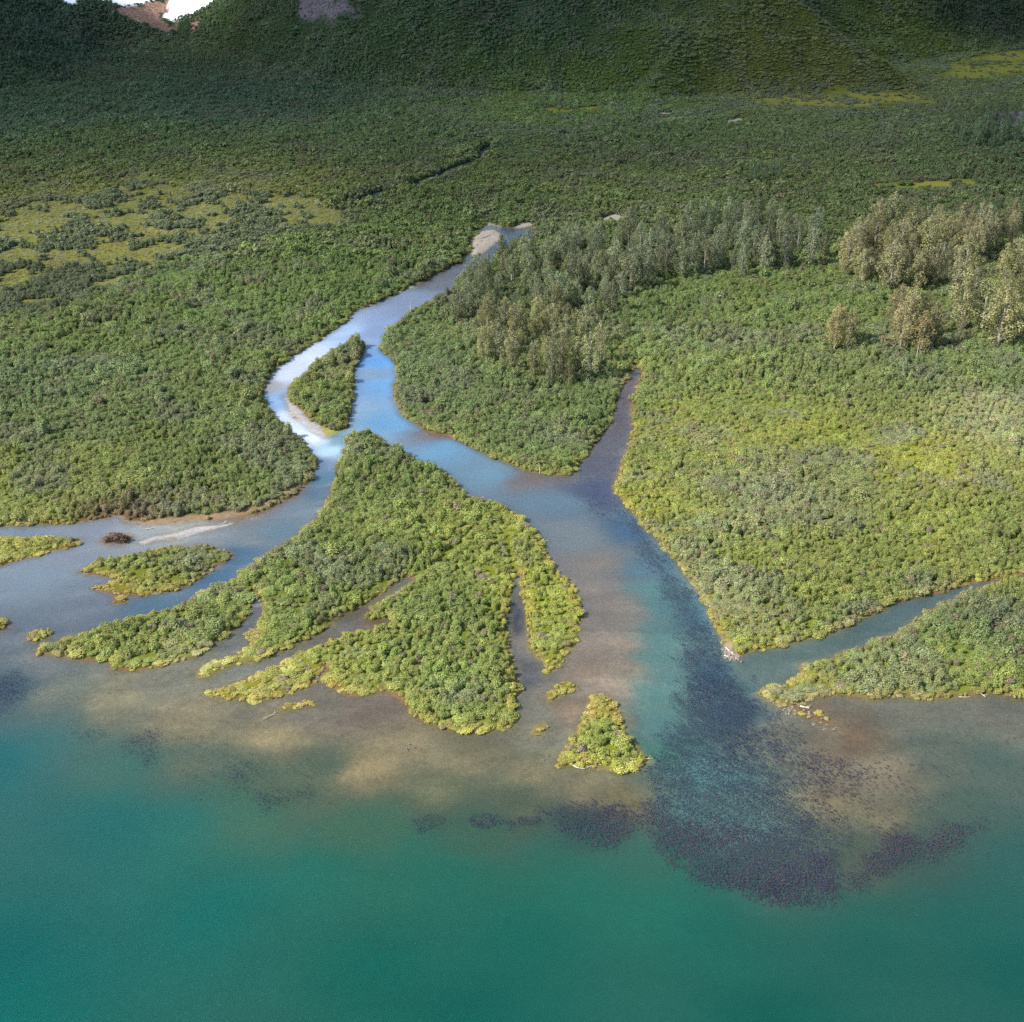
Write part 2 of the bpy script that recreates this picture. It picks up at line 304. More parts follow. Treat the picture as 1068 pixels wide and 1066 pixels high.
# ------------------------------------------------------------------ plant cover: tint and height by place
VEG = [
 (100, 450, (108, 122, 72), 1.0), (20, 510, (128, 138, 62), .8), (90, 490, (122, 132, 62), .75), (200, 480, (114, 128, 68), 1.0), (300, 480, (112, 128, 66), 1.15), (60, 400, (104, 122, 80), 1.15), (240, 420, (106, 122, 68), 1.05),
 (180, 350, (104, 124, 62), .95), (150, 300, (98, 120, 60), .9), (60, 350, (104, 120, 62), .85), (60, 240, (122, 124, 56), .6), (250, 225, (122, 126, 56), .55), (20, 300, (88, 104, 54), 1.2), (380, 250, (94, 116, 60), 1.05), (450, 225, (88, 110, 58), 1.15), (300, 330, (104, 126, 64), 1.0), (360, 300, (94, 118, 60), 1.1),
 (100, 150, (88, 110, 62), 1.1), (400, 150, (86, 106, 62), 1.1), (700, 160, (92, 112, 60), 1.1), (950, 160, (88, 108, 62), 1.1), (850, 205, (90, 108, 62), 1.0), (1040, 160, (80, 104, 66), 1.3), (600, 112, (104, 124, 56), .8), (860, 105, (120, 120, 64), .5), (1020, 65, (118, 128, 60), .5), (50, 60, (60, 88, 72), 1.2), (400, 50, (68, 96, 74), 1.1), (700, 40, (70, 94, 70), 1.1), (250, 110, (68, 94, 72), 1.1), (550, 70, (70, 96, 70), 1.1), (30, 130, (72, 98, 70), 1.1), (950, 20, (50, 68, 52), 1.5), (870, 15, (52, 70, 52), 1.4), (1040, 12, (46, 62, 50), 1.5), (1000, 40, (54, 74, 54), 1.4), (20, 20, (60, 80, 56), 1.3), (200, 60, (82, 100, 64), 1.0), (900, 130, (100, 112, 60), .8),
 (440, 380, (100, 120, 74), 1.2), (480, 420, (108, 124, 74), 1.25), (560, 450, (112, 130, 72), 1.25), (610, 430, (98, 118, 66), 1.3), (600, 300, (88, 108, 66), 1.4), (520, 300, (90, 110, 66), 1.5), (700, 270, (92, 112, 66), 1.4), (690, 330, (102, 122, 64), 1.1), (770, 305, (108, 126, 60), .9), (840, 320, (112, 132, 66), 1.1), (730, 355, (118, 134, 72), 1.0), (820, 370, (122, 136, 76), 1.15), (900, 400, (124, 136, 74), 1.15), (950, 385, (112, 130, 78), 1.3), (1040, 395, (112, 130, 74), 1.2), (700, 400, (124, 138, 70), .95),
 (700, 450, (136, 144, 58), .65), (850, 450, (140, 148, 56), .6), (800, 520, (134, 140, 86), 1.1), (870, 510, (132, 138, 82), 1.0), (660, 520, (146, 150, 58), .7), (750, 600, (138, 146, 60), .85), (900, 600, (132, 142, 62), .9), (960, 480, (152, 154, 58), .6), (1045, 435, (154, 158, 110), 1.2), (980, 550, (142, 150, 60), .75), (760, 650, (146, 148, 62), .8), (860, 560, (134, 142, 66), .9), (1040, 560, (130, 140, 66), .95), (820, 640, (128, 140, 62), 1.0),
 (340, 400, (112, 126, 64), 1.05), (400, 500, (112, 128, 66), 1.15), (330, 590, (118, 134, 64), 1.05), (450, 640, (122, 138, 68), 1.1), (480, 720, (130, 146, 66), 1.1), (560, 620, (146, 152, 52), .95), (530, 560, (136, 144, 58), 1.0), (150, 665, (126, 138, 62), .95), (240, 650, (122, 136, 62), 1.0), (300, 660, (120, 136, 62), 1.05), (250, 720, (156, 152, 60), .5), (300, 705, (150, 148, 60), .55), (360, 690, (136, 148, 62), .9), (440, 690, (130, 142, 64), 1.0),
 (625, 770, (138, 152, 58), .8), (628, 735, (150, 140, 66), .5), (600, 790, (146, 150, 62), .7), (580, 720, (142, 146, 58), .6), (900, 700, (136, 148, 60), 1.05), (830, 715, (148, 146, 58), .7), (1030, 660, (114, 130, 76), 1.3), (950, 690, (130, 144, 64), 1.1), (150, 595, (132, 142, 62), .7), (220, 580, (126, 136, 62), .8), (30, 572, (144, 146, 58), .55), (120, 560, (112, 92, 80), .9), (226, 696, (172, 176, 92), .22), (300, 738, (150, 146, 70), .3), (2, 650, (136, 140, 60), .7), (38, 663, (140, 146, 62), .7), (126, 624, (146, 140, 62), .5),
]
VP = W([(v[0], v[1]) for v in VEG]); VV = np.array([[*srgb(*v[2]), v[3]] for v in VEG])

def veg_values(x, y):
    wx = x + fbm(x, y, 30, 141, 3) * 9; wy = y + fbm(x, y, 30, 151, 3) * 9
    return idw(VP, VV, wx, wy, eps=6.0, power=1.7)

# ------------------------------------------------------------------ mesh helpers
def mesh_np(name, co, faces, k=4, smooth=False):
    me = bpy.data.meshes.new(name)
    co = np.asarray(co, np.float32); faces = np.asarray(faces, np.int32)
    me.vertices.add(len(co)); me.vertices.foreach_set('co', co.ravel())
    if len(faces):
        me.loops.add(faces.size); me.loops.foreach_set('vertex_index', faces.ravel())
        me.polygons.add(len(faces)); me.polygons.foreach_set('loop_start', np.arange(0, faces.size, k, dtype=np.int32))
        me.polygons.foreach_set('loop_total', np.full(len(faces), k, np.int32))
        if smooth: me.polygons.foreach_set('use_smooth', np.ones(len(faces), bool))
    me.update(calc_edges=True)
    return me

def add_attr(me, name, typ, data, dom='POINT'):
    a = me.attributes.new(name, typ, dom)
    key = {'FLOAT': 'value', 'FLOAT_COLOR': 'color', 'FLOAT_VECTOR': 'vector', 'INT': 'value'}[typ]
    data = np.asarray(data, np.int32 if typ == 'INT' else np.float32)
    if typ == 'FLOAT_COLOR' and data.shape[1] == 3: data = np.hstack([data, np.ones((len(data), 1), np.float32)])
    a.data.foreach_set(key, data.astype(np.float32).ravel() if typ != 'INT' else data.ravel())

def link(name, me, mat=None, parent=None, **kw):
    o = bpy.data.objects.new(name, me); COL.objects.link(o)
    if mat is not None and not me.materials: me.materials.append(mat)
    if parent: o.parent = parent
    for k, v in kw.items(): o[k] = v
    return o

# ------------------------------------------------------------------ node helpers
def new_mat(name):
    m = bpy.data.materials.new(name); m.use_nodes = True; nt = m.node_tree; nt.nodes.clear()
    out = nt.nodes.new('ShaderNodeOutputMaterial'); return m, nt, out

class N:
    def __init__(s, nt): s.nt = nt
    def add(s, t, **kw):
        n = s.nt.nodes.new(t)
        ins = kw.pop('ins', {})
        for k, v in kw.items(): setattr(n, k, v)
        for k, v in ins.items(): s.set(n, k, v)
        return n
    def set(s, n, k, v):
        sock = n.inputs[k]
        if isinstance(v, bpy.types.NodeSocket): s.nt.links.new(v, sock)
        else:
            if isinstance(v, (tuple, list, np.ndarray)) and len(v) == 3 and sock.type == 'RGBA': v = (*v, 1)
            sock.default_value = v
    def attr(s, name, typ='GEOMETRY'): return s.add('ShaderNodeAttribute', attribute_name=name, attribute_type=typ)
    def noise(s, vec, scale, detail=3, rough=.55, dist=0.0):
        n = s.add('ShaderNodeTexNoise', ins={'Scale': scale, 'Detail': detail, 'Roughness': rough, 'Distortion': dist})
        if vec is not None: s.nt.links.new(vec, n.inputs['Vector'])
        return n.outputs['Fac']
    def mapr(s, v, a, b, c, d, clamp=True):
        n = s.add('ShaderNodeMapRange', clamp=clamp, ins={'Value': v, 'From Min': a, 'From Max': b, 'To Min': c, 'To Max': d}); return n.outputs[0]
    def math(s, op, a, b=0.0):
        n = s.add('ShaderNodeMath', operation=op); s.set(n, 0, a); s.set(n, 1, b); return n.outputs[0]
    def mixc(s, f, a, b, mode='MIX'):
        n = s.add('ShaderNodeMix', data_type='RGBA', blend_type=mode)
        s.set(n, 0, f); s.set(n, 6, a); s.set(n, 7, b); return n.outputs[2]
    def scale_col(s, c, f):
        n = s.add('ShaderNodeVectorMath', operation='SCALE'); s.set(n, 0, c); s.set(n, 'Scale', f); return n.outputs[0]

GAIN_W, GAIN_V, GAIN_B = 0.50, 1.05, 0.74

# ground
def mat_ground():
    m, nt, out = new_mat('ground'); n = N(nt)
    a = n.attr('gcol').outputs['Color']; r = n.attr('rock').outputs['Fac']
    co = n.add('ShaderNodeTexCoord').outputs['Object']
    f1 = n.noise(co, 0.9, 5, .65); f2 = n.noise(co, 4.0, 3, .6); f3 = n.noise(co, 0.12, 4, .6, .6)
    v = n.math('MULTIPLY', n.mapr(f1, .3, .7, .78, 1.2), n.mapr(f2, .3, .7, .85, 1.15))
    v = n.math('MULTIPLY', v, n.mapr(f3, .3, .7, .9, 1.1))
    f4 = n.noise(co, 0.55, 6, .75)
    v2 = n.mapr(f4, .38, .62, .35, 1.6)
    mx = n.add('ShaderNodeMix', data_type='FLOAT'); n.set(mx, 0, r); n.set(mx, 2, v); n.set(mx, 3, v2)
    c = n.scale_col(a, mx.outputs[0])
    bp = n.add('ShaderNodeBump', ins={'Strength': .5, 'Distance': .12, 'Height': f2})
    b = n.add('ShaderNodeBsdfDiffuse', ins={'Color': c, 'Roughness': .5, 'Normal': bp.outputs[0]})
    nt.links.new(b.outputs[0], out.inputs[0]); return m

def mat_water(surface=True):
    m, nt, out = new_mat('water' if surface else 'silty_water'); n = N(nt)
    body = n.attr('body').outputs['Color']; op = n.attr('silt').outputs['Fac']
    co = n.add('ShaderNodeTexCoord').outputs['Object']
    mp = n.add('ShaderNodeMapping', ins={'Scale': (1, 1.6, 1), 'Rotation': (0, 0, .3)}); nt.links.new(co, mp.inputs[0])
    w1 = n.noise(mp.outputs[0], 1.1, 4, .62); w2 = n.noise(co, 0.35, 3, .5, .4)
    hgt = n.math('ADD', w1, n.math('MULTIPLY', w2, .6))
    bp = n.add('ShaderNodeBump', ins={'Strength': .55, 'Distance': .16, 'Height': hgt})
    # drifting silt
    st = n.add('ShaderNodeMapping', ins={'Scale': (.05, .09, 1), 'Rotation': (0, 0, .5)}); nt.links.new(co, st.inputs[0])
    s1 = n.noise(st.outputs[0], 1.0, 5, .55, .3); s2 = n.noise(co, .7, 4, .7)
    v = n.math('MULTIPLY', n.mapr(s1, .3, .7, .97, 1.03), n.mapr(s2, .3, .7, .94, 1.06))
    c = n.scale_col(body, v)
    d = n.add('ShaderNodeBsdfDiffuse', ins={'Color': c})
    t = n.add('ShaderNodeBsdfTransparent', ins={'Color': (.94, .975, .965)})
    inv = n.math('MULTIPLY', n.math('SUBTRACT', 1.0, op), n.mapr(s1, .3, .7, .88, 1.12)); opn = n.math('SUBTRACT', 1.0, inv)
    opc = n.add('ShaderNodeClamp', ins={0: opn}).outputs[0]
    m1 = n.add('ShaderNodeMixShader', ins={0: opc, 1: t.outputs[0], 2: d.outputs[0]})
    if not surface:
        nt.links.new(m1.outputs[0], out.inputs[0]); return m
    g = n.add('ShaderNodeBsdfGlossy', ins={'Roughness': .12, 'Normal': bp.outputs[0], 'Color': (1, 1, 1)})
    fr = n.add('ShaderNodeFresnel', ins={'IOR': 1.333, 'Normal': bp.outputs[0]})
    bk = n.add('ShaderNodeNewGeometry').outputs['Backfacing']     # light coming up from below leaves the water instead of being trapped
    ff = n.add('ShaderNodeMix', data_type='FLOAT'); n.set(ff, 0, bk); n.set(ff, 2, fr.outputs[0]); n.set(ff, 3, .05)
    m2 = n.add('ShaderNodeMixShader', ins={0: ff.outputs[0], 1: m1.outputs[0], 2: g.outputs[0]})
    nt.links.new(m2.outputs[0], out.inputs[0]); return m

def mat_leaf():
    m, nt, out = new_mat('foliage'); n = N(nt)
    t = n.attr('tint', 'INSTANCER').outputs['Color']; lv = n.attr('lv').outputs['Fac']
    c = n.scale_col(t, n.mapr(lv, 0, 1, .66, 1.34))
    warm = n.mixc(n.mapr(lv, .8, 1, 0, .45), c, (.30, .27, .06))
    d = n.add('ShaderNodeBsdfDiffuse', ins={'Color': warm})
    tr = n.add('ShaderNodeBsdfTranslucent', ins={'Color': n.mixc(1.0, warm, (1.0, 1.05, .45), 'MULTIPLY')})
    g = n.add('ShaderNodeBsdfGlossy', ins={'Roughness': .6, 'Color': (.8, .85, .8)})
    m1 = n.add('ShaderNodeMixShader', ins={0: .36, 1: d.outputs[0], 2: tr.outputs[0]})
    m2 = n.add('ShaderNodeMixShader', ins={0: .02, 1: m1.outputs[0], 2: g.outputs[0]})
    nt.links.new(m2.outputs[0], out.inputs[0]); return m

def mat_plain(name, col, rough=.8, noise_scale=None, amp=.3):
    m, nt, out = new_mat(name); n = N(nt)
    c = col
    if noise_scale:
        co = n.add('ShaderNodeTexCoord').outputs['Object']
        c = n.scale_col((*col,), n.mapr(n.noise(co, noise_scale, 4, .6), .3, .7, 1 - amp, 1 + amp))
    b = n.add('ShaderNodeBsdfPrincipled', ins={'Base Color': c, 'Roughness': rough})
    nt.links.new(b.outputs[0], out.inputs[0]); return m

M_GROUND, M_WATER, M_SILT, M_LEAF = mat_ground(), mat_water(), mat_water(False), mat_leaf()
M_BARK = mat_plain('bark', (.23, .21, .17), .9, 3.0)
M_STEM = mat_plain('stem', (.14, .11, .08), .9)
M_DRIFT = mat_plain('driftwood', (.42, .37, .30), .8, 2.5)
M_STONE = mat_plain('stone', (.17, .15, .13), .9, 2.0)
M_FISH = mat_plain('salmon', (.014, .020, .046), .5)
M_FISH_RED = mat_plain('salmon_red', (.046, .012, .026), .5)

# ------------------------------------------------------------------ ground and water sheets
def grow(a, b, first, f=1.25):
    out = [a]; st = first
    sgn = 1 if b > a else -1
    while (b - out[-1]) * sgn > st * 1.2:
        out.append(out[-1] + sgn * st); st *= f
    out.append(b); return out[1:]
xs = np.concatenate([np.array(grow(-520, -4000, 6))[::-1], np.arange(-520, -262, 3.0), np.arange(-262, 262, 1.0), np.arange(262, 521, 3.0), grow(520, 4000, 6)])
ys = np.concatenate([np.array(grow(150, -4000, 2))[::-1], np.arange(150, 450, .9), np.arange(450, 700, 1.4), np.arange(700, 1500, 3.2), grow(1500, 7000, 8)])
GX, GY = np.meshgrid(xs, ys); gx, gy = GX.ravel(), GY.ravel()
gz, gs, gb, gd = ground(gx, gy, True)
nx, ny = len(xs), len(ys)
idx = np.arange(nx * ny).reshape(ny, nx)
F = np.stack([idx[:-1, :-1], idx[:-1, 1:], idx[1:, 1:], idx[1:, :-1]], -1).reshape(-1, 4)

col = gb[:, 5:8] * GAIN_B
wet = sstep(-1.2, 0.3, gs)[:, None]
vegv = veg_values(gx, gy)
under = (vegv[:, :3] * 0.55 * np.where((gy > 700)[:, None], np.array([.50, .56, .50]), np.array([.82, .80, .70])))  # shade of the plants put into the colour of the ground below
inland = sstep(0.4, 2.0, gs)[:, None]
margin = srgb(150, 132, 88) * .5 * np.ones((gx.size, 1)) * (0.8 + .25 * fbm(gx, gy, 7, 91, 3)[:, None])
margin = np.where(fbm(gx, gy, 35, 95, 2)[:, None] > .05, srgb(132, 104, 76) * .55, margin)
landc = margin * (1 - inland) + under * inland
col = np.where(gs[:, None] > 0, landc, col * (1 - .35 * wet * 0) )
col = np.where((gs[:, None] < 0) & (gs[:, None] > -1.6), col * .55 + margin * .45, col)
def paint(polys, c, soft=1.0, nz=1.5, sc=6):
    global col
    s = sdf_many(polys, gx, gy, 60) + fbm(gx, gy, sc, 99, 4) * nz
    w = sstep(-soft, soft, s)[:, None]
    col = col * (1 - w) + np.asarray(c) * w
sandc = srgb(196, 184, 168) * .62
paint([SAND['bar'], SAND['bar_far'], SAND['bar_b'], SAND['ledge'], SAND['gravel'], SAND['ledge_b']], sandc * .72, .8, 1.6, 4)
paint([SAND['beach']], srgb(168, 140, 112) * .52, .8, .8)
paint([SAND['streak'], SAND['isl_bar']], srgb(196, 192, 190) * .48, .6, .5)
paint([SAND['bank_rock']], srgb(176, 150, 128) * .55, .6, .5)
paint([SAND['isl_foot']], srgb(176, 168, 96) * .5, .6, .5)
paint([LAND['stone_spit']], srgb(118, 92, 70) * .5, .8, .8)
paint([LAND['brown_bush_bar']], srgb(120, 104, 92) * .5, .8, .5)
paint([MEAD] + MEAD2, srgb(140, 140, 68) * .5, 10, 14, 20)
cl = (1 - sstep(2.0, 4.5, dist_line(CREEK, gx, gy)))[:, None]; col = col * (1 - cl) + srgb(70, 78, 82) * .5 * cl
paint(PEBBLE, srgb(190, 172, 160) * .6, 1.5, 1.0)
paint(SCREE, srgb(160, 132, 116) * .62, 4, 22, 24)
paint(TALUS + ROCKS, srgb(112, 108, 116) * .55, 5, 34, 30)
paint(SNOW, (.86, .88, .92), 1.0, 2.0)
rockm = np.maximum(np.maximum(sstep(-2, 2, sdf_many(SCREE, gx, gy)), sstep(-2, 2, sdf_many(TALUS + ROCKS, gx, gy))) - sstep(-2, 1, sdf_many(SNOW, gx, gy)), 0)
orange = .45 * sstep(.25, .7, fbm(gx, gy, 26, 161, 3))[:, None] * sdf_many([MEAD], gx, gy).clip(0, 1)[:, None]
col = col * (1 - orange) + srgb(142, 112, 62) * .42 * orange

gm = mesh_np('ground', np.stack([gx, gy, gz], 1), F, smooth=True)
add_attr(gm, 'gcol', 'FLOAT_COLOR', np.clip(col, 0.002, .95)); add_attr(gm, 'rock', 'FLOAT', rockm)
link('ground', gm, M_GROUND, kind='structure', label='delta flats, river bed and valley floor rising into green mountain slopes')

keep = ((gs < 1.5) & (gy < 735)).reshape(ny, nx)
kf = (keep[:-1, :-1] | keep[:-1, 1:] | keep[1:, 1:] | keep[1:, :-1]).ravel()
Fw = F[kf]; used = np.unique(Fw); remap = np.zeros(nx * ny, np.int64); remap[used] = np.arange(len(used))
wm = mesh_np('lake_water', np.stack([gx[used], gy[used], np.zeros(len(used))], 1), remap[Fw], smooth=True)
opac = gb[used, 1] * (0.3 + 0.7 * sstep(0, 3, -gs[used]))
bgain = (GAIN_W * (1 + .32 * sstep(292, 330, gy[used])))[:, None] * np.array([1.0, 1.0, 1.0]); deepk = sstep(2.5, 5, gb[used, 0])[:, None]; bgain = bgain * (1 + deepk * np.array([-.3, .04, .02]))  # upriver body colour brightened in place of sky reflection
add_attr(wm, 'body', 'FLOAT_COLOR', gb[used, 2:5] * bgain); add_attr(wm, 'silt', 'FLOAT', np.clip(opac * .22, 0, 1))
sz = -np.minimum(.62, .62 * gd[used]) * sstep(-.3, 1.0, -gs[used]) - .012
sm = mesh_np('silty_water', np.stack([gx[used], gy[used], sz], 1), remap[Fw], smooth=True)
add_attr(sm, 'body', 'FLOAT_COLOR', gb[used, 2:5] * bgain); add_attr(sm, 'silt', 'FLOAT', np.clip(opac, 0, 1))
link('silty_water', sm, M_SILT, kind='structure', label='cloudy glacial water lying under the clear surface of the lake')
link('lake_water', wm, M_WATER, kind='structure', label='turquoise silty lake and braided river water over the delta')

# ------------------------------------------------------------------ leaf clump meshes
def leaf_cloud(name, lobes, n, size, seed, stems=None, aspect=1.0, flat=0.0, lean=0.35):
    """small leaf-sprig quads spread over the shells of several lobes; one mesh"""
    r = np.random.default_rng(seed)
    wts = np.array([l[3] ** 2 for l in lobes]); wts /= wts.sum()
    which = r.choice(len(lobes), n, p=wts)
    L = np.array([l[:3] for l in lobes])[which]; R = np.array([l[3] for l in lobes])[which]
    RZ = np.array([l[4] if len(l) > 4 else l[3] for l in lobes])[which]
    d = r.normal(size=(n, 3)); d[:, 2] = d[:, 2] + .25; d /= np.linalg.norm(d, axis=1)[:, None]
    rad = r.uniform(.55, 1.08, n) ** .6
    P = L + d * np.stack([R, R, RZ], 1) * rad[:, None]
    P[:, 2] = np.maximum(P[:, 2], .04)
    nr = d + r.normal(size=(n, 3)) * .55; nr[:, 2] += lean; nr /= np.linalg.norm(nr, axis=1)[:, None]
    t = np.cross(nr, r.normal(size=(n, 3))); t /= np.linalg.norm(t, axis=1)[:, None]
    b = np.cross(nr, t)
    s = size * r.uniform(.6, 1.35, n)[:, None]
    a = t * s * aspect; bb = b * s
    V = np.stack([P - a * .5, P - bb * .42 + nr * s * .10, P + a * .5, P + bb * .42 + nr * s * .10], 1).reshape(-1, 3)
    Fq = np.arange(4 * n).reshape(-1, 4)
    lv = np.repeat(r.random(n), 4)
    if stems is not None:
        sv, sf = [], []
        k = len(V)
        for (x0, y0, z0, x1, y1, z1, rr) in stems:
            for j in range(3):
                a0 = j * 2.1
                sv += [(x0 + rr * math.cos(a0), y0 + rr * math.sin(a0), z0), (x1 + rr * .4 * math.cos(a0), y1 + rr * .4 * math.sin(a0), z1)]
            for j in range(3):
                q = (j + 1) % 3; sf.append((k + 2 * j, k + 2 * q, k + 2 * q + 1, k + 2 * j + 1))
            k += 6
        V = np.vstack([V, sv]); Fq = np.vstack([Fq, sf]); lv = np.concatenate([lv, np.zeros(len(sv))])
    me = mesh_np(name, V, Fq)
    add_attr(me, 'lv', 'FLOAT', lv)
    me.materials.append(M_LEAF)
    return me

def shrub_mesh(k, n=760, size=.19):
    r = random.Random(100 + k); lobes = []; st = []
    for i in range(r.randint(5, 8)):
        a = r.uniform(0, 6.28); q = r.uniform(0, .62); h = r.uniform(.55, 1.25)
        rr = r.uniform(.38, .62)
        lobes.append((q * math.cos(a), q * math.sin(a), h, rr, rr * r.uniform(.9, 1.3)))
        st.append((0.1 * math.cos(a), .1 * math.sin(a), -.3, q * math.cos(a), q * math.sin(a), h + .2, .035))
    lobes.append((0, 0, .45, .85, .5))
    return leaf_cloud('shrub_leaves', lobes, n, size, 200 + k, st)

SHRUBS = [shrub_mesh(k) for k in range(6)]
FARSHRUB = [shrub_mesh(20 + k, 300, .32) for k in range(4)]
LOW = []
for k in range(3):
    r = random.Random(300 + k)
    LOW.append(leaf_cloud('low_leaves', [(r.uniform(-.5, .5), r.uniform(-.5, .5), .25, r.uniform(.4, .7), .45) for _ in range(4)], 200, .30, 320 + k))
def tuft_mesh(k):
    r = np.random.default_rng(400 + k); n = 70
    a = r.uniform(0, 6.28, n); q = r.uniform(0, .35, n); h = r.uniform(.35, .8, n); o = r.uniform(.1, .4, n)
    B = np.stack([q * np.cos(a), q * np.sin(a), np.zeros(n) - .05], 1)
    T = B + np.stack([o * np.cos(a), o * np.sin(a), h], 1); w = np.stack([-np.sin(a), np.cos(a), np.zeros(n)], 1) * .05
    V = np.stack([B - w, B + w, T + w * .2, T - w * .2], 1).reshape(-1, 3)
    me = mesh_np('grass_blades', V, np.arange(4 * n).reshape(-1, 4)); add_attr(me, 'lv', 'FLOAT', np.repeat(r.random(n), 4)); me.materials.append(M_LEAF); return me
TUFT = [tuft_mesh(k) for k in range(3)]

src = bpy.data.collections.new('plant_sources')      # never linked to the scene
SRC_MESH = SHRUBS + FARSHRUB + LOW + TUFT            # 0-5 shrub, 6-9 far, 10-12 low, 13-15 tuft
for i, me in enumerate(SRC_MESH):
    src.objects.link(bpy.data.objects.new('a%02d' % i, me))

def gn_group():
    g = bpy.data.node_groups.new('scatter', 'GeometryNodeTree')
    g.interface.new_socket('Geometry', in_out='INPUT', socket_type='NodeSocketGeometry')
    g.interface.new_socket('Geometry', in_out='OUTPUT', socket_type='NodeSocketGeometry')
    nd = g.nodes; gi = nd.new('NodeGroupInput'); go = nd.new('NodeGroupOutput')
    iop = nd.new('GeometryNodeInstanceOnPoints'); ci = nd.new('GeometryNodeCollectionInfo')
    ci.inputs['Collection'].default_value = src; ci.inputs['Separate Children'].default_value = True; ci.inputs['Reset Children'].default_value = True
    def na(name, t):
        a = nd.new('GeometryNodeInputNamedAttribute'); a.data_type = t; a.inputs['Name'].default_value = name; return [o for o in a.outputs if o.enabled][0]
    g.links.new(gi.outputs[0], iop.inputs['Points']); g.links.new(ci.outputs[0], iop.inputs['Instance'])
    iop.inputs['Pick Instance'].default_value = True
    g.links.new(na('vi', 'INT'), iop.inputs['Instance Index']); g.links.new(na('rot', 'FLOAT_VECTOR'), iop.inputs['Rotation']); g.links.new(na('scl', 'FLOAT_VECTOR'), iop.inputs['Scale'])
    g.links.new(iop.outputs[0], go.inputs[0]); return g
GN = gn_group()

def scatter(name, label, cat, P, vi, rot, scl, tint):
    me = mesh_np(name, P, np.zeros((0, 4)))
    add_attr(me, 'vi', 'INT', vi); add_attr(me, 'rot', 'FLOAT_VECTOR', rot); add_attr(me, 'scl', 'FLOAT_VECTOR', scl); add_attr(me, 'tint', 'FLOAT_COLOR', tint)
    o = link(name, me, None, kind='stuff', label=label, category=cat)
    md = o.modifiers.new('scatter', 'NODES'); md.node_group = GN
    return o

# ------------------------------------------------------------------ where the plants stand
def jitter_grid(x0, x1, y0, y1, st):
    a = np.arange(x0, x1, st); b = np.arange(y0, y1, st); X, Y = np.meshgrid(a, b)
    X = X + rng.uniform(-.48, .48, X.shape) * st + (np.arange(len(b)) % 2)[:, None] * st * .5; Y = Y + rng.uniform(-.48, .48, Y.shape) * st
    return X.ravel(), Y.ravel()

px_, py_, zone = [], [], []
for (y0, y1, st, zn) in ((205, 460, 1.42, 0), (460, 720, 1.75, 1), (720, 900, 2.1, 2), (900, 1500, 1.95, 2)):
    X, Y = jitter_grid(-620, 620, y0, y1, st)
    m = np.abs(X) < .375 * Y * 1.03 + 14
    if zn == 2: m &= np.abs(X) < .375 * Y + 30
    px_.append(X[m]); py_.append(Y[m]); zone.append(np.full(m.sum(), zn))
for (y0, y1, st) in ((205, 460, .85), (460, 600, 1.1)):        # seedlings and small bushes right along the waterlines
    X, Y = jitter_grid(-270, 270, y0, y1, st); m = np.abs(X) < .375 * Y * 1.03 + 8; X, Y = X[m], Y[m]
    s_ = land_s(X, Y); m = (s_ > -.15) & (s_ < 1.5) & (fbm(X, Y, 8, 601, 3) > -.25) & (rng.random(len(X)) < .75)
    px_.append(X[m]); py_.append(Y[m]); zone.append(np.full(m.sum(), 3))
px_ = np.concatenate(px_); py_ = np.concatenate(py_); zone = np.concatenate(zone)
pz, ps, _, _ = ground(px_, py_, True)
vv = veg_values(px_, py_)
big = fbm(px_, py_, 38, 501, 4); med = fbm(px_, py_, 11, 511, 4); fine = rng.random(len(px_))
bare = sdf_many(list(SAND.values()) + SNOW + SCREE + TALUS + ROCKS + PEBBLE + [LAND['stone_spit']], px_, py_) + fbm(px_, py_, 8, 521, 3) * .6
far_bare = sdf_many(SNOW + SCREE + TALUS + ROCKS, px_, py_) + fbm(px_, py_, 24, 99, 5) * 34 - 24 * rng.random(len(px_))
mead = sdf_many([MEAD], px_, py_, 60) + fbm(px_, py_, 20, 99, 4) * 16
mead2 = sdf_many(MEAD2, px_, py_, 60) + fbm(px_, py_, 20, 541, 3) * 10
cr = dist_line(CREEK, px_, py_)
GAPS = [W([(396, 629), (430, 606), (460, 588), (490, 560), (504, 536)]), W([(541, 602), (533, 575), (529, 552), (520, 536)]), W([(262, 618), (282, 600), (300, 585)])]
for gp in GAPS: cr = np.minimum(cr, dist_line(gp, px_ + fbm(px_, py_, 9, 527, 2) * 1.2, py_) + 1.3)
rim_ = zone == 3; zone = np.where(rim_, 0, zone)
ok = (rim_ | (ps > .15 + .5 * rng.random(len(px_)) + .6 * (fbm(px_, py_, 9, 591, 2) > .3))) & (bare < .1) & (far_bare < 0) & (cr > np.where(py_ > 640, 4.2, 2.2))
inm = sstep(0, 8, mead)
clump = fbm(px_, py_, 13, 551, 4) + .4 * fbm(px_, py_, 5, 553, 2) + fbm(px_, py_ * 2.0, 50, 555, 2) * .35
inmeadow = (mead > 0) & (clump < .12 + .25 * (fine - .5))
ok &= ~(inmeadow & (fine > .8))
ok &= ~((mead2 > 0) & (fbm(px_, py_, 14, 561, 3) < .35) & (fine > .06))
# little openings
ok &= ~((fbm(px_, py_, 7, 595, 3) > .5) & (zone < 2) & (fine > .3))
ok &= ~((zone < 2) & (rng.random(len(px_)) < .10))
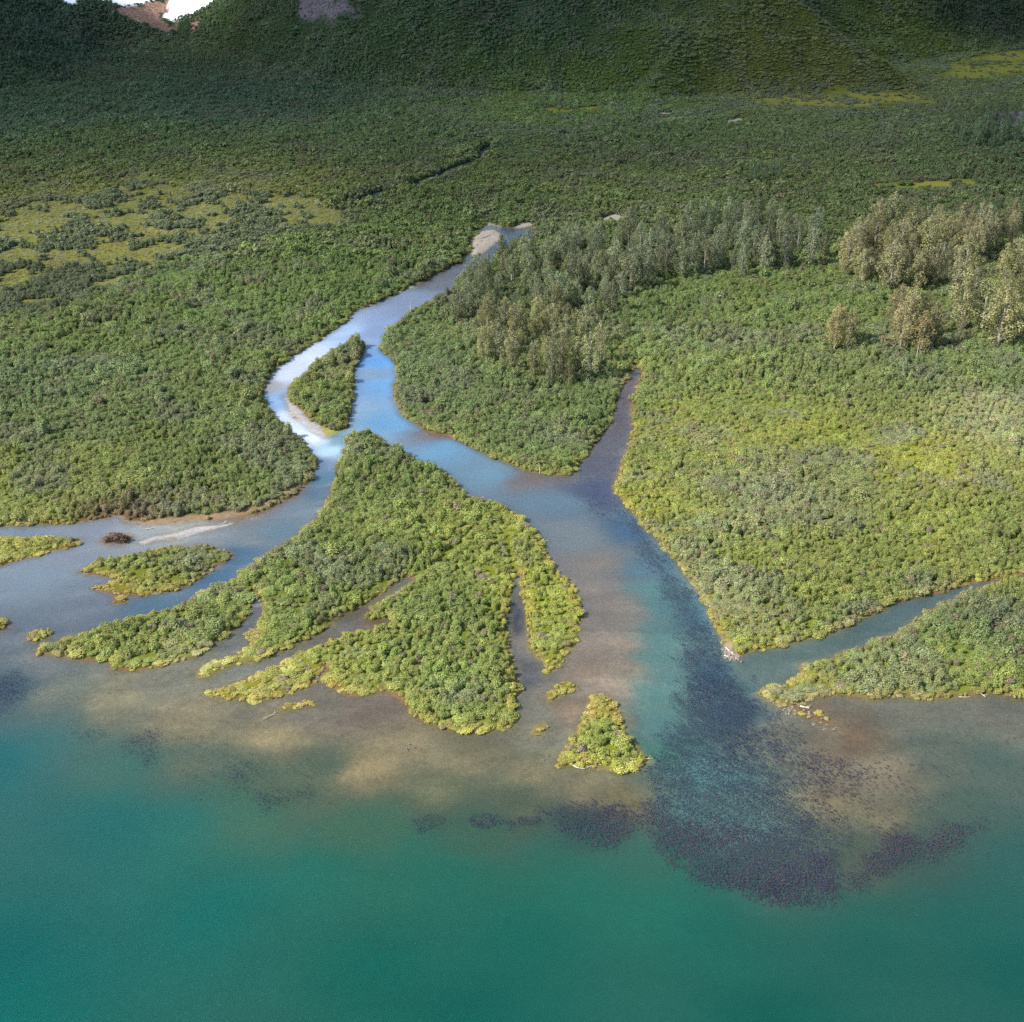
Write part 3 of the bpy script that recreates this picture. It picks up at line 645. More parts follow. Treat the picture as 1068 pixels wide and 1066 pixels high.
# height and tint
hm = vv[:, 3] * (1 + .4 * big + .8 * med)
hm = np.where(inm > .5, .95, hm)
hm = np.maximum(hm, .3) * np.exp(rng.normal(0, .24, len(hm)))
edge = sstep(.5, 4, ps); hm = hm * (.62 + .38 * edge)
sage = sstep(.0, .35, fbm(px_, py_, 16, 571, 4) + .25 * fbm(px_, py_, 60, 575, 2))
yel = sstep(.05, .55, fbm(px_, py_, 20, 581, 4))
tint = vv[:, :3].copy()
lum = tint.mean(1, keepdims=True)
tint = tint * (1 - .6 * sage[:, None]) + (lum * np.array([1.12, 1.20, .76])) * .6 * sage[:, None]
tint = tint * (1 + yel[:, None] * np.array([.12, .06, -.10]))
edgeyel = ((1 - sstep(.6, 2.8, ps)) * (zone < 2))[:, None]
tint = tint * (1 + edgeyel * np.array([.38, .12, -.05]))
tint = tint * rng.uniform(.80, 1.20, (len(hm), 1)) * (1 + rng.normal(0, .05, (len(hm), 3)))
olive = (rng.random(len(hm)) < .03)
tint[olive] = lum[olive] * np.array([1.25, 1.0, .6])
tint = np.where((mead > 0)[:, None], lum * np.array([.92, 1.14, .60]), tint)
tint = np.where(inmeadow[:, None], lum * (np.array([1.48, 1.52, .56]) + fbm(px_, py_, 12, 597, 3)[:, None] * np.array([.3, .1, .0])), tint)
lm = tint.mean(1, keepdims=True)
tint = tint * .78 + lm * np.array([1.04, 1.02, .84]) * .22
tint = tint * (1 + .16 * sstep(820, 560, py_) * (1 - .6 * sstep(60, 110, px_)))[:, None]
tint = tint * (1 + sstep(760, 900, py_)[:, None] * np.array([.04, .16, .34]))  # blue added to the tint with distance, standing in for haze
tint = np.clip(tint * GAIN_V, .004, .5)
base_r = np.where(zone == 0, .98, np.where(zone == 1, 1.22, np.where(py_ < 900, 1.45, 1.30))) * np.exp(rng.normal(0, .33, len(hm))) * (1 + .25 * med) * (1 + .45 * fbm(px_, py_, 24, 611, 3))
hgt = np.where(zone == 0, 1.15, np.where(zone == 1, 1.55, 1.7)) * hm
hgt = np.where(inmeadow, .45, hgt)
base_r = np.where(rim_, base_r * .62, base_r); hgt = np.where(rim_, hgt * rng.uniform(.55, 1.1, len(hgt)), hgt)
low = ((vv[:, 3] < .62) & (zone < 2) & (mead < 0))
vi = np.where(zone < 2, rng.integers(0, 6, len(hm)), rng.integers(6, 10, len(hm)))
vi = np.where(low & (rng.random(len(hm)) < .6), rng.integers(10, 13, len(hm)), vi)
vi = np.where(inmeadow, rng.integers(10, 13, len(hm)), vi)
vi = np.where((ps < 1.2) & (zone == 0) & (rng.random(len(hm)) < .4), rng.integers(13, 16, len(hm)), vi)
farm = (zone == 1)
vi = np.where(farm & (py_ > 600) & (vi < 6), 6 + vi % 4, vi)
tall = (rng.random(len(hm)) < .05 + .12 * sage) & (zone < 2) & ~rim_ & (ps > 2) & ~inmeadow
base_r = np.where(tall, base_r * 1.25, base_r); hgt = np.where(tall, hgt * 1.4, hgt)
shr = (zone == 2) & (height_far(px_, py_) > 4); base_r = np.where(shr, base_r * .86, base_r); hgt = np.where(shr, hgt * .72, hgt)
nb = (cr > 4.5) & (cr < 11) & (py_ > 640); hgt = np.where(nb, hgt * 1.5, hgt); base_r = np.where(nb, base_r * 1.25, base_r)
base_r = base_r * 1.12; hgt = hgt * np.where(zone == 0, .88, np.where(zone == 1, .82, .70))
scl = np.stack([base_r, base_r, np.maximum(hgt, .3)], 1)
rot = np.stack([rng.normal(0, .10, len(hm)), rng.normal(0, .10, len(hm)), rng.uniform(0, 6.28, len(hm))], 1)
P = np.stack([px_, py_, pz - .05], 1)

# which stretch of land each plant belongs to
names = list(LAND.keys()); reg = np.full(len(hm), -1)
for i, nm in enumerate(names):
    lo = LAND[nm].min(0) - 2; hi = LAND[nm].max(0) + 2
    m = (reg < 0) & (px_ > lo[0]) & (px_ < hi[0]) & (py_ > lo[1]) & (py_ < hi[1])
    if m.any():
        j = np.where(m)[0]; sd = sdf(LAND[nm], px_[j], py_[j]) > -1.2; reg[j[sd]] = i
hz = height_far(px_, py_)
slope = (zone == 2) & (hz > 5)

# the shrubs that show largest are things of their own
cand = np.where(ok & (reg >= 0) & (zone == 0) & (py_ < 330) & (np.abs(px_) < .36 * py_ + 1))[0]
size_px = scl[cand, 0] * np.sqrt(np.maximum(scl[cand, 2], .3)) / np.hypot(py_[cand], CAM_H)
cand = cand[(vi[cand] < 6)]
size_px = scl[cand, 0] * np.sqrt(np.maximum(scl[cand, 2], .3)) / np.hypot(py_[cand], CAM_H)
pick = cand[np.argsort(-size_px)][:290]
single = np.zeros(len(hm), bool); single[pick] = True
LBL = {
 'delta_island': ('leafy green willow shrub in the thicket on the big delta island', 'shrub', 'large willow shrubs on the big delta island'),
 'islet': ('bright green shrub on the small triangular islet off the river mouth', 'shrub', 'shrubs on the triangular islet'),
 'peninsula': ('yellow green shrub on the long peninsula along the right shore', 'shrub', 'shrubs on the right shore peninsula'),
 'right_bank': ('olive green shrub on the pointed right bank above the narrow channel', 'shrub', 'shrubs on the right bank'),
 'small_island': ('green shrub on the ragged little island beside the delta', 'shrub', 'shrubs on the ragged little island'),
 'left_spit': ('low yellow green shrub on the flat spit by the left bank', 'shrub', 'shrubs on the left spit'),
 'islet_tuft': ('small yellow green shrub on the tiny bar above the triangular islet', 'shrub', 'shrubs on the tiny bar'),
}
for i in pick:
    nm = names[reg[i]]
    lb = LBL.get(nm, ('small green shrub on a little bar in the shallow water', 'shrub', 'shrubs on the little bars'))
    o = link('willow_shrub', SRC_MESH[int(vi[i])], None, label=lb[0], category=lb[1], group=lb[2])
    o['tint'] = [float(c) for c in tint[i]]
    o.location = P[i]; o.rotation_euler = rot[i]; o.scale = scl[i]

def put(name, label, cat, m):
    m = m & ok & ~single
    if m.sum(): scatter(name, label, cat, P[m], vi[m], rot[m], scl[m], tint[m])
R_ = lambda nm: reg == names.index(nm)
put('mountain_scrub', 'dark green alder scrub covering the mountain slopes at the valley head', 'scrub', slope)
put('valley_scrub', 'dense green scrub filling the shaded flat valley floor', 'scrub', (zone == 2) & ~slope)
put('left_bank_thicket', 'green willow thicket and meadow clumps on the wide left river bank', 'thicket', (zone < 2) & R_('left_bank'))
put('right_bank_thicket', 'yellow green willow thicket covering the wide right river bank', 'thicket', (zone < 2) & R_('right_bank'))
put('delta_thicket', 'dense willow thicket covering the big lobed delta island', 'thicket', R_('delta_island'))
put('river_island_thicket', 'green thicket on the long narrow island splitting the river', 'thicket', R_('river_island'))
put('peninsula_thicket', 'bright green thicket along the low peninsula on the right shore', 'thicket', R_('peninsula'))
put('small_island_thicket', 'low green thicket on the ragged little island at the left', 'thicket', R_('small_island'))
put('spit_thicket', 'low yellow green growth on the flat spit by the left bank', 'thicket', R_('left_spit'))
put('islet_thicket', 'bright green low growth covering the small triangular islet', 'thicket', R_('islet'))
rest = np.zeros(len(hm), bool)
for nm in ('edge_tuft', 'tip_tuft', 'side_tuft', 'mat_bar', 'islet_tuft', 'low_tuft', 'grass_tail', 'stone_spit'): rest |= R_(nm)
put('bar_growth', 'sparse yellow grass and seedlings on the little bars in the shallows', 'grass', rest & (zone < 2))

def place(px, py): 
    x, y = unproj(px, py); return x, y, float(ground(np.array([x]), np.array([y]))[0])

# the brown bush standing alone in the braided shallows
bm_ = leaf_cloud('bush_leaves', [(-2.0, 0, .5, .9, .8), (-.8, .4, .9, 1.1, 1.2), (.6, 0, 1.0, 1.2, 1.3), (2.0, -.2, .8, 1.0, 1.0), (1.2, .8, .6, .9, .9), (3.0, .3, .4, .7, .6)], 900, .36, 77)
o = link('brown_bush', bm_, None, label='lone reddish brown bush on a bar in the braided shallows at left', category='bush')
x, y, z = place(121, 565); o.location = (x, y, max(z, 0)); o.scale = (1.15, 1.3, 1.1); o['tint'] = [float(c) for c in srgb(128, 98, 84) * .62]

# ------------------------------------------------------------------ cottonwoods
def tube(pts, sides=6):
    """pts: (x,y,z,r) -> verts, quads"""
    V, Fq = [], []
    for i, (x, y, z, r) in enumerate(pts):
        for j in range(sides):
            a = 2 * math.pi * j / sides; V.append((x + r * math.cos(a), y + r * math.sin(a), z))
        if i:
            b = (i - 1) * sides
            for j in range(sides):
                k = (j + 1) % sides; Fq.append((b + j, b + k, b + sides + k, b + sides + j))
    return V, Fq

def join(parts):
    V, Fq = [], []
    for v, f in parts:
        k = len(V); V += v; Fq += [tuple(i + k for i in q) for q in f]
    return V, Fq

TREES = []
for k in range(7):
    r = random.Random(600 + k); H = 1.0
    bend = r.uniform(-.02, .02)
    tr = [tube([(0, 0, -.05, .020), (bend * .3, 0, .25, .016), (bend, .01, .6, .010), (bend, 0, .95, .003)])]
    lobes = []
    nl = r.randint(26, 34); wid = r.choice([.13, .16, .19])
    for i in range(nl):
        t = (i + .5) / nl; z = .14 + .80 * t + r.uniform(-.03, .03)
        prof = math.sin(math.pi * min(1, .12 + t * .90)) ** .6
        a = i * 2.4 + r.uniform(-.5, .5); q = wid * prof * r.uniform(.2, 1.15)
        rr = (.034 + .028 * r.random()) * (.6 + .6 * prof)
        lobes.append((q * math.cos(a) + bend, q * math.sin(a), z, rr, rr * r.uniform(1.3, 2.2)))
        if i % 2 == 0:
            z0 = max(.08, z - .16)
            n_ = 4; tr.append(tube([(bend * z0, 0, z0, .008), (q * .6 * math.cos(a), q * .6 * math.sin(a), z - .05, .005), (q * math.cos(a), q * math.sin(a), z + .03, .002)], 4))
    v, f = join(tr); tm = mesh_np('trunk', v, f, smooth=True); tm.materials.append(M_BARK)
    cm = leaf_cloud('crown', lobes, 2600, .021, 640 + k, lean=.25)
    TREES.append((tm, cm))

def in_poly_points(poly_px, n, dmin):
    Q = W(poly_px); lo, hi = Q.min(0), Q.max(0); pts = []; tries = 0
    while len(pts) < n and tries < n * 60:
        tries += 1
        x = random.uniform(lo[0], hi[0]); y = random.uniform(lo[1], hi[1])
        if sdf(Q, np.array([x]), np.array([y]))[0] < 0: continue
        if any((x - a) ** 2 + (y - b) ** 2 < dmin * dmin for a, b in pts): continue
        pts.append((x, y))
    return pts

GROVES = [
 ([(570, 268), (640, 258), (700, 250), (760, 244), (850, 250), (862, 280), (800, 292), (700, 300), (640, 318), (590, 312)], 98, 5.2, (10, 18), (118, 124, 98), 'tall grey green cottonwood in the long grove behind the right bank thicket', 'cottonwoods in the long grove'),
 ([(868, 292), (925, 312), (1000, 306), (1012, 282), (1068, 262), (1068, 245), (900, 250)], 54, 6.0, (13, 21), (140, 134, 100), 'tall tan leaved cottonwood in the dense grove above the bright meadow', 'tan cottonwoods above the meadow'),
 ([(992, 352), (1068, 380), (1080, 330), (1080, 290), (1025, 300)], 16, 6.5, (19, 24), (134, 132, 92), 'very tall olive cottonwood at the right end of the meadow', 'very tall cottonwoods by the right edge'),
 ([(858, 358), (892, 362), (892, 372), (862, 372)], 4, 4.0, (13, 17), (140, 130, 90), 'ochre cottonwood in the separate clump in front of the tan grove', 'ochre cottonwoods of the front clump'),
 ([(930, 352), (985, 356), (980, 372), (938, 372)], 6, 4.5, (15, 20), (142, 130, 96), 'rusty tan cottonwood with bare lower limbs beside the tallest trees', 'rusty cottonwoods beside the tallest trees'),
 ([(490, 345), (560, 332), (622, 340), (628, 392), (590, 412), (530, 398), (498, 380)], 44, 6.0, (7, 16), (134, 132, 94), 'olive tan cottonwood in the loose stand left of the brown creek', 'cottonwoods of the loose stand by the creek'),
 ([(470, 318), (540, 268), (640, 300), (640, 335), (560, 336), (480, 345)], 50, 7.0, (9, 15), (118, 124, 94), 'dull green young cottonwood near the bend of the upper river', 'young cottonwoods near the upper river'),
 ([(990, 150), (1040, 122), (1068, 140), (1068, 156), (1000, 158)], 18, 8.0, (11, 15), (92, 112, 84), 'blue green poplar beside the grey rock patch far up the valley', 'poplars by the grey rock patch'),
 ([(1005, 232), (1060, 226), (1068, 246), (1010, 246)], 7, 7.0, (9, 13), (74, 92, 66), 'dark green poplar behind the tan grove at the valley edge', 'dark poplars behind the tan grove'),
 ([(780, 190), (812, 186), (815, 194), (785, 197)], 5, 7.0, (8, 11), (76, 98, 68), 'dark rounded poplar standing alone in the scrub behind the long grove', 'dark poplars standing out of the scrub'),
 ([(640, 335), (700, 345), (760, 330), (780, 350), (700, 365), (640, 360)], 9, 9.0, (6, 8), (126, 132, 84), 'short pale cottonwood among the shrubs between grove and meadow', 'short cottonwoods between grove and meadow'),
]
for gi_, (poly, n_, dm, (h0, h1), c, lab, grp) in enumerate(GROVES):
    for (x, y) in in_poly_points(poly, n_, dm):
        zg = float(ground(np.array([x]), np.array([y]))[0])
        tm, cm = random.choice(TREES); h = random.uniform(h0, h1)
        e = bpy.data.objects.new('cottonwood_tree', None); COL.objects.link(e); e.empty_display_size = .5
        e['label'] = lab; e['category'] = 'tree'; e['group'] = grp
        e.location = (x, y, zg); h *= 1.14; wsc = h * random.uniform(.9, 1.4); e.scale = (wsc, wsc, h); e.rotation_euler = (0, 0, random.uniform(0, 6.28))
        link('trunk', tm, None, e)
        cr_ = link('crown', cm, None, e)
        cc = srgb(*c) * GAIN_V * random.choice([.6, .75, .9, 1.05, 1.15]) * random.uniform(.9, 1.1) * np.array([random.uniform(.9, 1.04), 1, random.uniform(.85, 1.1)])
        cr_['tint'] = [float(v) for v in cc]

# ------------------------------------------------------------------ dead snags, driftwood, stones
def snag(px, py, h, lab, lean=.06):
    x, y, z = place(px, py); r = random.Random(int(px))
    parts = [tube([(0, 0, -.3, .16), (lean * h * .4, 0, h * .4, .12), (lean * h, .05, h, .03)], 7)]
    e = bpy.data.objects.new('dead_tree', None); COL.objects.link(e); e.location = (x, y, max(z, 0)); e['label'] = lab; e['category'] = 'dead tree'
    v, f = parts[0]; link('trunk', mesh_np('trunk', v, f, smooth=True), M_DRIFT, e)
    for i in range(5):
        a = r.uniform(0, 6.28); z0 = h * (.35 + .12 * i); l = r.uniform(.5, 1.1)
        v, f = tube([(lean * z0, 0, z0, .05), (lean * z0 + l * math.cos(a), l * math.sin(a), z0 + l * .6, .012)], 5)
        link('branch', mesh_np('branch', v, f, smooth=True), M_DRIFT, e)
snag(428, 332, 8.0, 'bleached bare snag leaning over the upper river', .05)
snag(563, 494, 3.2, 'short pale dead stump sticking up at the river bank', -.05)
snag(955, 378, 9.0, 'bleached dead trunk below the rusty cottonwoods', .04)

def log(px0, py0, px1, py1, r, lab, sag=.25, branches=2):
    x0, y0, z0 = place(px0, py0); x1, y1, z1 = place(px1, py1); rr = random.Random(int(px0 * 7 + py0))
    z0 = max(z0, 0) + r * .7; z1 = max(z1, 0) + r * .5
    L = math.hypot(x1 - x0, y1 - y0); ux, uy = (x1 - x0) / L, (y1 - y0) / L
    def sweep(a, b, ra, rb, bow, n=7, sides=7):
        V, Fq = [], []
        d = Vector(b) - Vector(a); d.normalize(); s = d.cross(Vector((0, 0, 1))).normalized(); u = s.cross(d)
        for i in range(n):
            t = i / (n - 1); c = Vector(a).lerp(Vector(b), t) + s * bow * math.sin(math.pi * t); rad = ra + (rb - ra) * t
            rad *= 1 + .15 * math.sin(t * 9 + px0)
            for j in range(sides):
                q = 2 * math.pi * j / sides; p = c + (s * math.cos(q) + u * math.sin(q)) * rad; V.append(tuple(p))
            if i:
                k0 = (i - 1) * sides
                for j in range(sides): k = (j + 1) % sides; Fq.append((k0 + j, k0 + k, k0 + sides + k, k0 + sides + j))
        return V, Fq
    e = bpy.data.objects.new('driftwood_log', None); COL.objects.link(e); e.location = (x0, y0, z0); e['label'] = lab; e['category'] = 'driftwood'
    b = (x1 - x0, y1 - y0, z1 - z0)
    v, f = sweep((0, 0, 0), b, r, r * .5, sag); link('stem', mesh_np('stem', v, f, smooth=True), M_DRIFT, e)
    for i in range(branches):
        t = rr.uniform(.3, .85); a = math.atan2(uy, ux) + rr.choice([-1, 1]) * rr.uniform(.5, 1.0); l = rr.uniform(.6, 1.3)
        p = (b[0] * t, b[1] * t, b[2] * t)
        v, f = sweep(p, (p[0] + l * math.cos(a), p[1] + l * math.sin(a), p[2] + .35), r * .4, r * .12, .05, 4, 5); link('branch', mesh_np('branch', v, f, smooth=True), M_DRIFT, e)
log(596, 798, 610, 802, .16, 'curved bleached log along the front of the triangular islet, nearer its left end', .4)
log(612, 801, 628, 799, .14, 'pale log along the front of the triangular islet, nearer its middle', -.4)
log(646, 789, 661, 794, .20, 'pale pinkish log under the shrubs at the tip of the triangular islet', .5)
log(669, 793, 681, 791, .14, 'thin log reaching out into the water off the triangular islet', .1)
log(834, 737, 844, 739, .24, 'short white log on the stony end of the right peninsula', .05, 3)
log(1018, 721, 1028, 727, .16, 'pale log at the waterline below the right peninsula', .1)
log(1000, 727, 1012, 727, .10, 'thin grey log floating along the right peninsula shore', .1, 1)
log(757, 676, 766, 684, .22, 'bleached log on the rocky point of the right bank', .1, 3)
log(755, 684, 770, 687, .14, 'thin bleached log at the foot of the rocky right bank point', .1, 1)
log(228, 548, 237, 545, .20, 'dark tipped log stranded on the pale beach of the left bank', .1, 2)
log(503, 250, 512, 246, .25, 'grey log lying on the pale gravel bar in the upper river', .1, 3)
log(274, 750, 290, 742, .10, 'thin dark branch lying in the shallows below the delta grass', .2, 2)
log(152, 552, 160, 551, .14, 'small log on the pale shore of the left bank', .1, 1)

def stone_mesh(k):
    import bmesh
    b = bmesh.new(); bmesh.ops.create_icosphere(b, subdivisions=2, radius=1); r = random.Random(800 + k)
    off = [Vector((r.gauss(0, 1), r.gauss(0, 1), r.gauss(0, 1))).normalized() for _ in range(7)]; cut = [r.uniform(.55, .85) for _ in off]
    for v in b.verts:
        for d, c in zip(off, cut):
            q = v.co.dot(d)
            if q > c: v.co -= d * (q - c)
        v.co.z *= .65
    me = bpy.data.meshes.new('stone'); b.to_mesh(me); b.free(); me.materials.append(M_STONE); return me
STONES = [stone_mesh(k) for k in range(4)]
def stones(poly, n, s0, s1, lab, grp, pts=None):
    for (x, y) in (pts or in_poly_points(poly, n, .3)):
        z = float(ground(np.array([x]), np.array([y]))[0]); s = random.uniform(s0, s1)
        o = link('stone', random.choice(STONES), None, label=lab, category='stone', group=grp)
        o.location = (x, y, max(z, -.25) + s * .25); o.scale = (s * random.uniform(.8, 1.3), s, s * random.uniform(.8, 1.2)); o.rotation_euler = (0, 0, random.uniform(0, 6))
stones([(798, 728), (835, 736), (882, 762), (862, 762), (815, 742)], 60, .12, .38, 'grey brown stone on the spit trailing off the right peninsula', 'stones on the peninsula spit')
stones([(752, 672), (768, 680), (774, 690), (756, 690)], 36, .15, .5, 'pale rounded stone on the rocky point of the right bank', 'stones on the right bank point')
stones([(560, 786), (580, 786), (584, 800), (566, 802)], 6, .12, .3, 'mossy stone in the shallows beside the triangular islet', 'stones beside the triangular islet')
stones([(410, 776), (440, 774), (438, 784), (418, 784)], 6, .1, .25, 'small stone in the shallows below the delta island', 'stones below the delta island')
stones([(493, 262), (503, 242), (516, 242), (512, 254)], 10, .2, .5, 'pale stone on the gravel bar in the upper river', 'stones on the upper gravel bar')

# ------------------------------------------------------------------ salmon
def fish_geo(L=.56, Wd=.17):
    prof = [(.5, .10), (.36, .72), (.12, 1.0), (-.15, .8), (-.34, .32), (-.38, .22)]
    V = [(.5 * L, 0, 0)]; Fq = []
    for x, w in prof[1:]:
        a = w * Wd / 2; V += [(x * L, a, 0), (x * L, 0, a * 1.25), (x * L, -a, 0), (x * L, 0, -a * 1.3)]
    T = [(0, 2, 1), (0, 3, 2), (0, 4, 3), (0, 1, 4)]
    for i in range(len(prof) - 2):
        b = 1 + 4 * i
        for j in range(4):
            k = (j + 1) % 4; T += [(b + j, b + k, b + 4 + k), (b + j, b + 4 + k, b + 4 + j)]
    e = len(V) - 4
    V += [(-.52 * L, .02, .09), (-.52 * L, -.02, -.09), (-.45 * L, 0, 0)]
    T += [(e + 1, e + 4, e + 6), (e + 3, e + 6, e + 5), (e, e + 6, e + 1), (e + 2, e + 1, e + 6)]
    k = len(V); V += [(.1 * L, 0, Wd * .55), (-.02 * L, 0, Wd * 1.0), (-.08 * L, 0, Wd * .5)]; T += [(k, k + 1, k + 2)]
    return np.array(V), np.array(T)
FV, FT = fish_geo()
SCHOOLS = [   # px outline, count, heading, red share
 ([(655, 535), (670, 552), (704, 596), (738, 652), (768, 692), (792, 755), (836, 830), (870, 895), (876, 935), (822, 938), (752, 922), (690, 885), (668, 850), (672, 800), (684, 790), (700, 740), (708, 700), (706, 660), (688, 610), (668, 575)], 17500, .10, 'core'),
 ([(712, 700), (768, 700), (790, 760), (780, 800), (720, 780), (700, 760)], 600, .03, 'core'),
 ([(670, 835), (730, 858), (800, 862), (868, 890), (878, 936), (820, 940), (744, 920), (690, 888), (668, 858)], 5200, .42, 'rim'),
 ([(556, 842), (600, 834), (668, 838), (672, 868), (640, 880), (590, 868)], 1900, .3, 'rim'),
 ([(420, 852), (500, 850), (560, 846), (580, 858), (500, 862), (430, 858)], 520, .3, 'sparse'),
 ([(800, 785), (840, 780), (905, 800), (902, 838), (860, 830), (830, 805)], 520, .6, 'patch'),
 ([(912, 862), (940, 858), (938, 880), (912, 882)], 170, .7, 'patch'),
 ([(872, 915), (930, 880), (975, 866), (1020, 852), (1030, 862), (990, 888), (930, 905), (885, 930)], 1700, .5, 'rim'),
 ([(800, 790), (950, 790), (980, 860), (880, 900), (840, 840)], 420, .5, 'sparse'),
 ([(780, 700), (800, 720), (850, 800), (900, 880), (870, 900), (830, 830), (790, 750)], 900, .4, 'sparse'),
 ([(-20, 712), (10, 702), (38, 712), (30, 726), (0, 742), (-20, 746)], 520, .1, 'patch'),
 ([(78, 765), (96, 762), (112, 768), (104, 774), (84, 774)], 110, .2, 'patch'),
 ([(128, 768), (150, 762), (162, 776), (168, 794), (152, 794), (134, 782)], 260, .2, 'patch'),
 ([(230, 800), (250, 796), (262, 808), (250, 820), (236, 816)], 130, .2, 'patch'),
 ([(276, 826), (296, 820), (310, 828), (300, 840), (280, 840)], 190, .3, 'patch'),
 ([(130, 760), (340, 790), (380, 840), (200, 830)], 200, .2, 'sparse'),
 ([(596, 508), (640, 512), (664, 545), (640, 552), (610, 535)], 380, .05, 'patch'),
 ([(610, 500), (632, 470), (646, 430), (652, 440), (642, 490), (626, 512)], 160, .1, 'sparse'),
 ([(950, 760), (1068, 770), (1068, 880), (980, 860)], 160, .4, 'sparse'),
]
FX, FY, FR = [], [], []
for poly, n_, red, kindf in SCHOOLS:
    Q = W(poly); lo, hi = Q.min(0) - 3, Q.max(0) + 3
    x = rng.uniform(lo[0], hi[0], n_ * 12); y = rng.uniform(lo[1], hi[1], n_ * 12)
    s = sdf(Q, x, y) + fbm(x, y, 6, 901, 3) * (4.0 if kindf != 'sparse' else 5)
    p = sstep(-2.5, 5.0 if kindf in ('core', 'rim') else 4.0, s) * np.clip(.75 + .28 * fbm(x, y, 9, 911, 3) + .5 * fbm(x, y, 2.0, 921, 2), .05, 1)
    if kindf == 'sparse': p = (s > 0) * .4
    j = np.where(rng.random(len(x)) < p)[0]
    if len(j) > n_: j = j[:n_]
    FX.append(x[j]); FY.append(y[j]); FR.append(rng.random(len(j)) < red * np.clip(1 + fbm(x[j], y[j], 14, 931, 2), .2, 2))
FX = np.concatenate(FX); FY = np.concatenate(FY); FR = np.concatenate(FR)
fs = land_s(FX, FY); m = fs < -.8; FX, FY, FR = FX[m], FY[m], FR[m]
head = np.full(len(FX), 2.0) + rng.normal(0, .8, len(FX)) + fbm(FX, FY, 12, 941, 2) * .8
swap = rng.random(len(FX)) < .15; head[swap] += math.pi * .8
fdep = ground(FX, FY, True)[3]; fz = -np.minimum(rng.uniform(.12, .45, len(FX)), .42 * fdep); fsc = rng.uniform(.72, 1.12, len(FX))
cs, sn = np.cos(head), np.sin(head)
near_order = np.argsort(FY); solo = near_order[:2600:9][:285]
solom = np.zeros(len(FX), bool); solom[solo] = True
def fish_mesh(name, sel):
    n_ = sel.sum(); V = FV[None] * fsc[sel][:, None, None]
    X = V[..., 0] * cs[sel][:, None] - V[..., 1] * sn[sel][:, None] + FX[sel][:, None]
    Y = V[..., 0] * sn[sel][:, None] + V[..., 1] * cs[sel][:, None] + FY[sel][:, None]
    Z = V[..., 2] + fz[sel][:, None]
    T = (FT[None] + (np.arange(n_) * len(FV))[:, None, None]).reshape(-1, 3)
    return mesh_np(name, np.stack([X, Y, Z], -1).reshape(-1, 3), T, k=3)
link('salmon_school', fish_mesh('salmon_school', ~FR & ~solom), M_FISH, kind='stuff', label='dense dark school of thousands of salmon off the river mouth', category='fish school')
link('red_salmon_school', fish_mesh('red_salmon_school', FR & ~solom), M_FISH_RED, kind='stuff', label='wine red salmon mixed through the school and along the drop off', category='fish school')
fm = mesh_np('salmon', FV, FT, k=3); fm.materials.append(M_FISH)
fr_ = mesh_np('salmon_red', FV, FT, k=3); fr_.materials.append(M_FISH_RED)
for i in solo:
    r_ = bool(FR[i])
    o = link('salmon', fr_ if r_ else fm, None, category='fish',
             label='wine red salmon at the lake side edge of the big school' if r_ else 'dark salmon at the lake side edge of the big school',
             group='red salmon at the edge of the school' if r_ else 'dark salmon at the edge of the school')
    o.location = (FX[i], FY[i], fz[i]); o.rotation_euler = (0, 0, head[i]); o.scale = (fsc[i],) * 3

# ------------------------------------------------------------------ sun, sky, cloud
EL = math.radians(43); AZ = math.radians(24)        # the sun stands left of the view and a little behind it
sdir = Vector((-math.cos(EL) * math.cos(AZ), -math.cos(EL) * math.sin(AZ), math.sin(EL)))
sl = bpy.data.lights.new('sun', 'SUN'); sl.energy = 4.2; sl.angle = math.radians(.53); sl.color = (1.0, .955, .88)
so = bpy.data.objects.new('sun', sl); COL.objects.link(so); so.rotation_euler = sdir.to_track_quat('Z', 'Y').to_euler(); so.location = (0, 0, 400)
wd = bpy.data.worlds.new('World'); scene.world = wd; wd.use_nodes = True; nt = wd.node_tree; nt.nodes.clear()
sky = nt.nodes.new('ShaderNodeTexSky'); sky.sky_type = 'NISHITA'; sky.sun_disc = False; sky.sun_elevation = EL
sky.sun_rotation = math.atan2(sdir.x, sdir.y); sky.air_density = 1.1; sky.dust_density = 1.0; sky.ozone_density = 1.3
bg = nt.nodes.new('ShaderNodeBackground'); bg.inputs[1].default_value = .13; wo = nt.nodes.new('ShaderNodeOutputWorld')
nt.links.new(sky.outputs[0], bg.inputs[0]); nt.links.new(bg.outputs[0], wo.inputs[0])

CZ = 1200.0
off = np.array([sdir.x, sdir.y]) * CZ / sdir.z
ax = np.arange(-1150, 1151, 20.0); ay = np.arange(300, 2600, 20.0)
CX, CY = np.meshgrid(ax, ay); cx, cy = CX.ravel(), CY.ravel()          # where the shadow lies on the ground
dn = sstep(540, 880, cy + fbm(cx, cy, 220, 701, 4) * 110 - .10 * np.abs(cx))
dn = np.maximum(dn * (.70 + .10 * sstep(840, 1010, cy)), 0) * (.92 + .14 * fbm(cx, cy, 160, 711, 3))
c1 = raycast(1010, 22); c2 = raycast(20, 30); c3 = raycast(560, 60)
extra = np.exp(-(((cx - c1[0]) / 190) ** 2 + ((cy - c1[1] - 60) / 130) ** 2)) + np.exp(-(((cx - c2[0]) / 150) ** 2 + ((cy - c2[1]) / 150) ** 2))
dn = np.clip(dn + .13 * extra * sstep(.3, .6, dn), 0, .97)
hc = raycast(165, 6)
hole = np.hypot((cx - hc[0] - 25) / 150, (cy - hc[1] - 80) / 165)
dn = dn * sstep(.75, 1.3, hole)
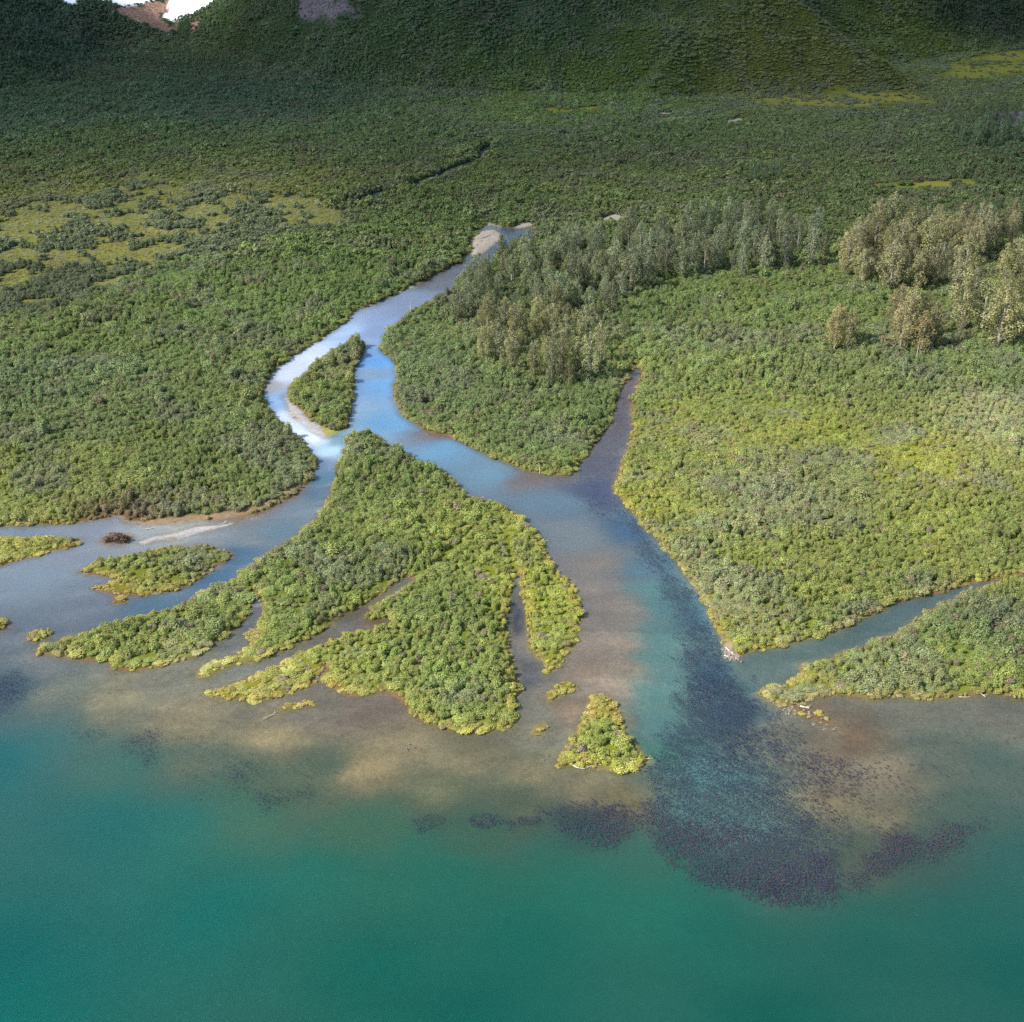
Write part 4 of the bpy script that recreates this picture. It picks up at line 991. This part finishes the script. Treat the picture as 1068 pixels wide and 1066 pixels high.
dn = dn * sstep(2600, 2200, cy) * sstep(1150, 950, np.abs(cx))
thick = 60 + 140 * np.clip(fbm(cx, cy, 240, 721, 5) + .5, 0, 2)
nn = len(cx)
top = np.stack([cx + off[0], cy + off[1], CZ + thick * dn + 4], 1); bot = np.stack([cx + off[0], cy + off[1], CZ - 30 * dn * (1 + fbm(cx, cy, 90, 731, 3))], 1)
ci = np.arange(nn).reshape(len(ay), len(ax))
Ft = np.stack([ci[:-1, :-1], ci[:-1, 1:], ci[1:, 1:], ci[1:, :-1]], -1).reshape(-1, 4); Fb = Ft[:, ::-1] + nn
cme = mesh_np('cloud', np.vstack([top, bot]), np.vstack([Ft, Fb]), smooth=True)
add_attr(cme, 'dens', 'FLOAT', np.concatenate([1 - np.sqrt(1 - np.clip(dn, 0, .97))] * 2))
m, nt, out = new_mat('cloud'); n = N(nt)
d = n.add('ShaderNodeBsdfDiffuse', ins={'Color': (.9, .9, .92)}); t = n.add('ShaderNodeBsdfTransparent')
mx = n.add('ShaderNodeMixShader', ins={0: n.attr('dens').outputs['Fac'], 1: t.outputs[0], 2: d.outputs[0]}); nt.links.new(mx.outputs[0], out.inputs[0])
link('cloud', cme, m, kind='structure', label='broad broken cloud above the valley that shades the far slopes')

# ------------------------------------------------------------------ camera and settings
cd = bpy.data.cameras.new('camera'); cd.sensor_width = 36; cd.lens = FPX / 1068 * 36; cd.clip_end = 20000; cd.clip_start = 1
co = bpy.data.objects.new('camera', cd); COL.objects.link(co); co.location = (0, 0, CAM_H); co.rotation_euler = (math.pi / 2 - PITCH, 0, 0)
scene.camera = co
scene.view_settings.view_transform = 'Standard'; scene.view_settings.look = 'None'; scene.view_settings.exposure = 1.12; scene.view_settings.gamma = 1
cy_ = scene.cycles
cy_.max_bounces = 6; cy_.diffuse_bounces = 3; cy_.glossy_bounces = 2; cy_.transmission_bounces = 3; cy_.transparent_max_bounces = 10; cy_.volume_bounces = 0
cy_.use_denoising = False
cy_.caustics_reflective = False; cy_.caustics_refractive = False
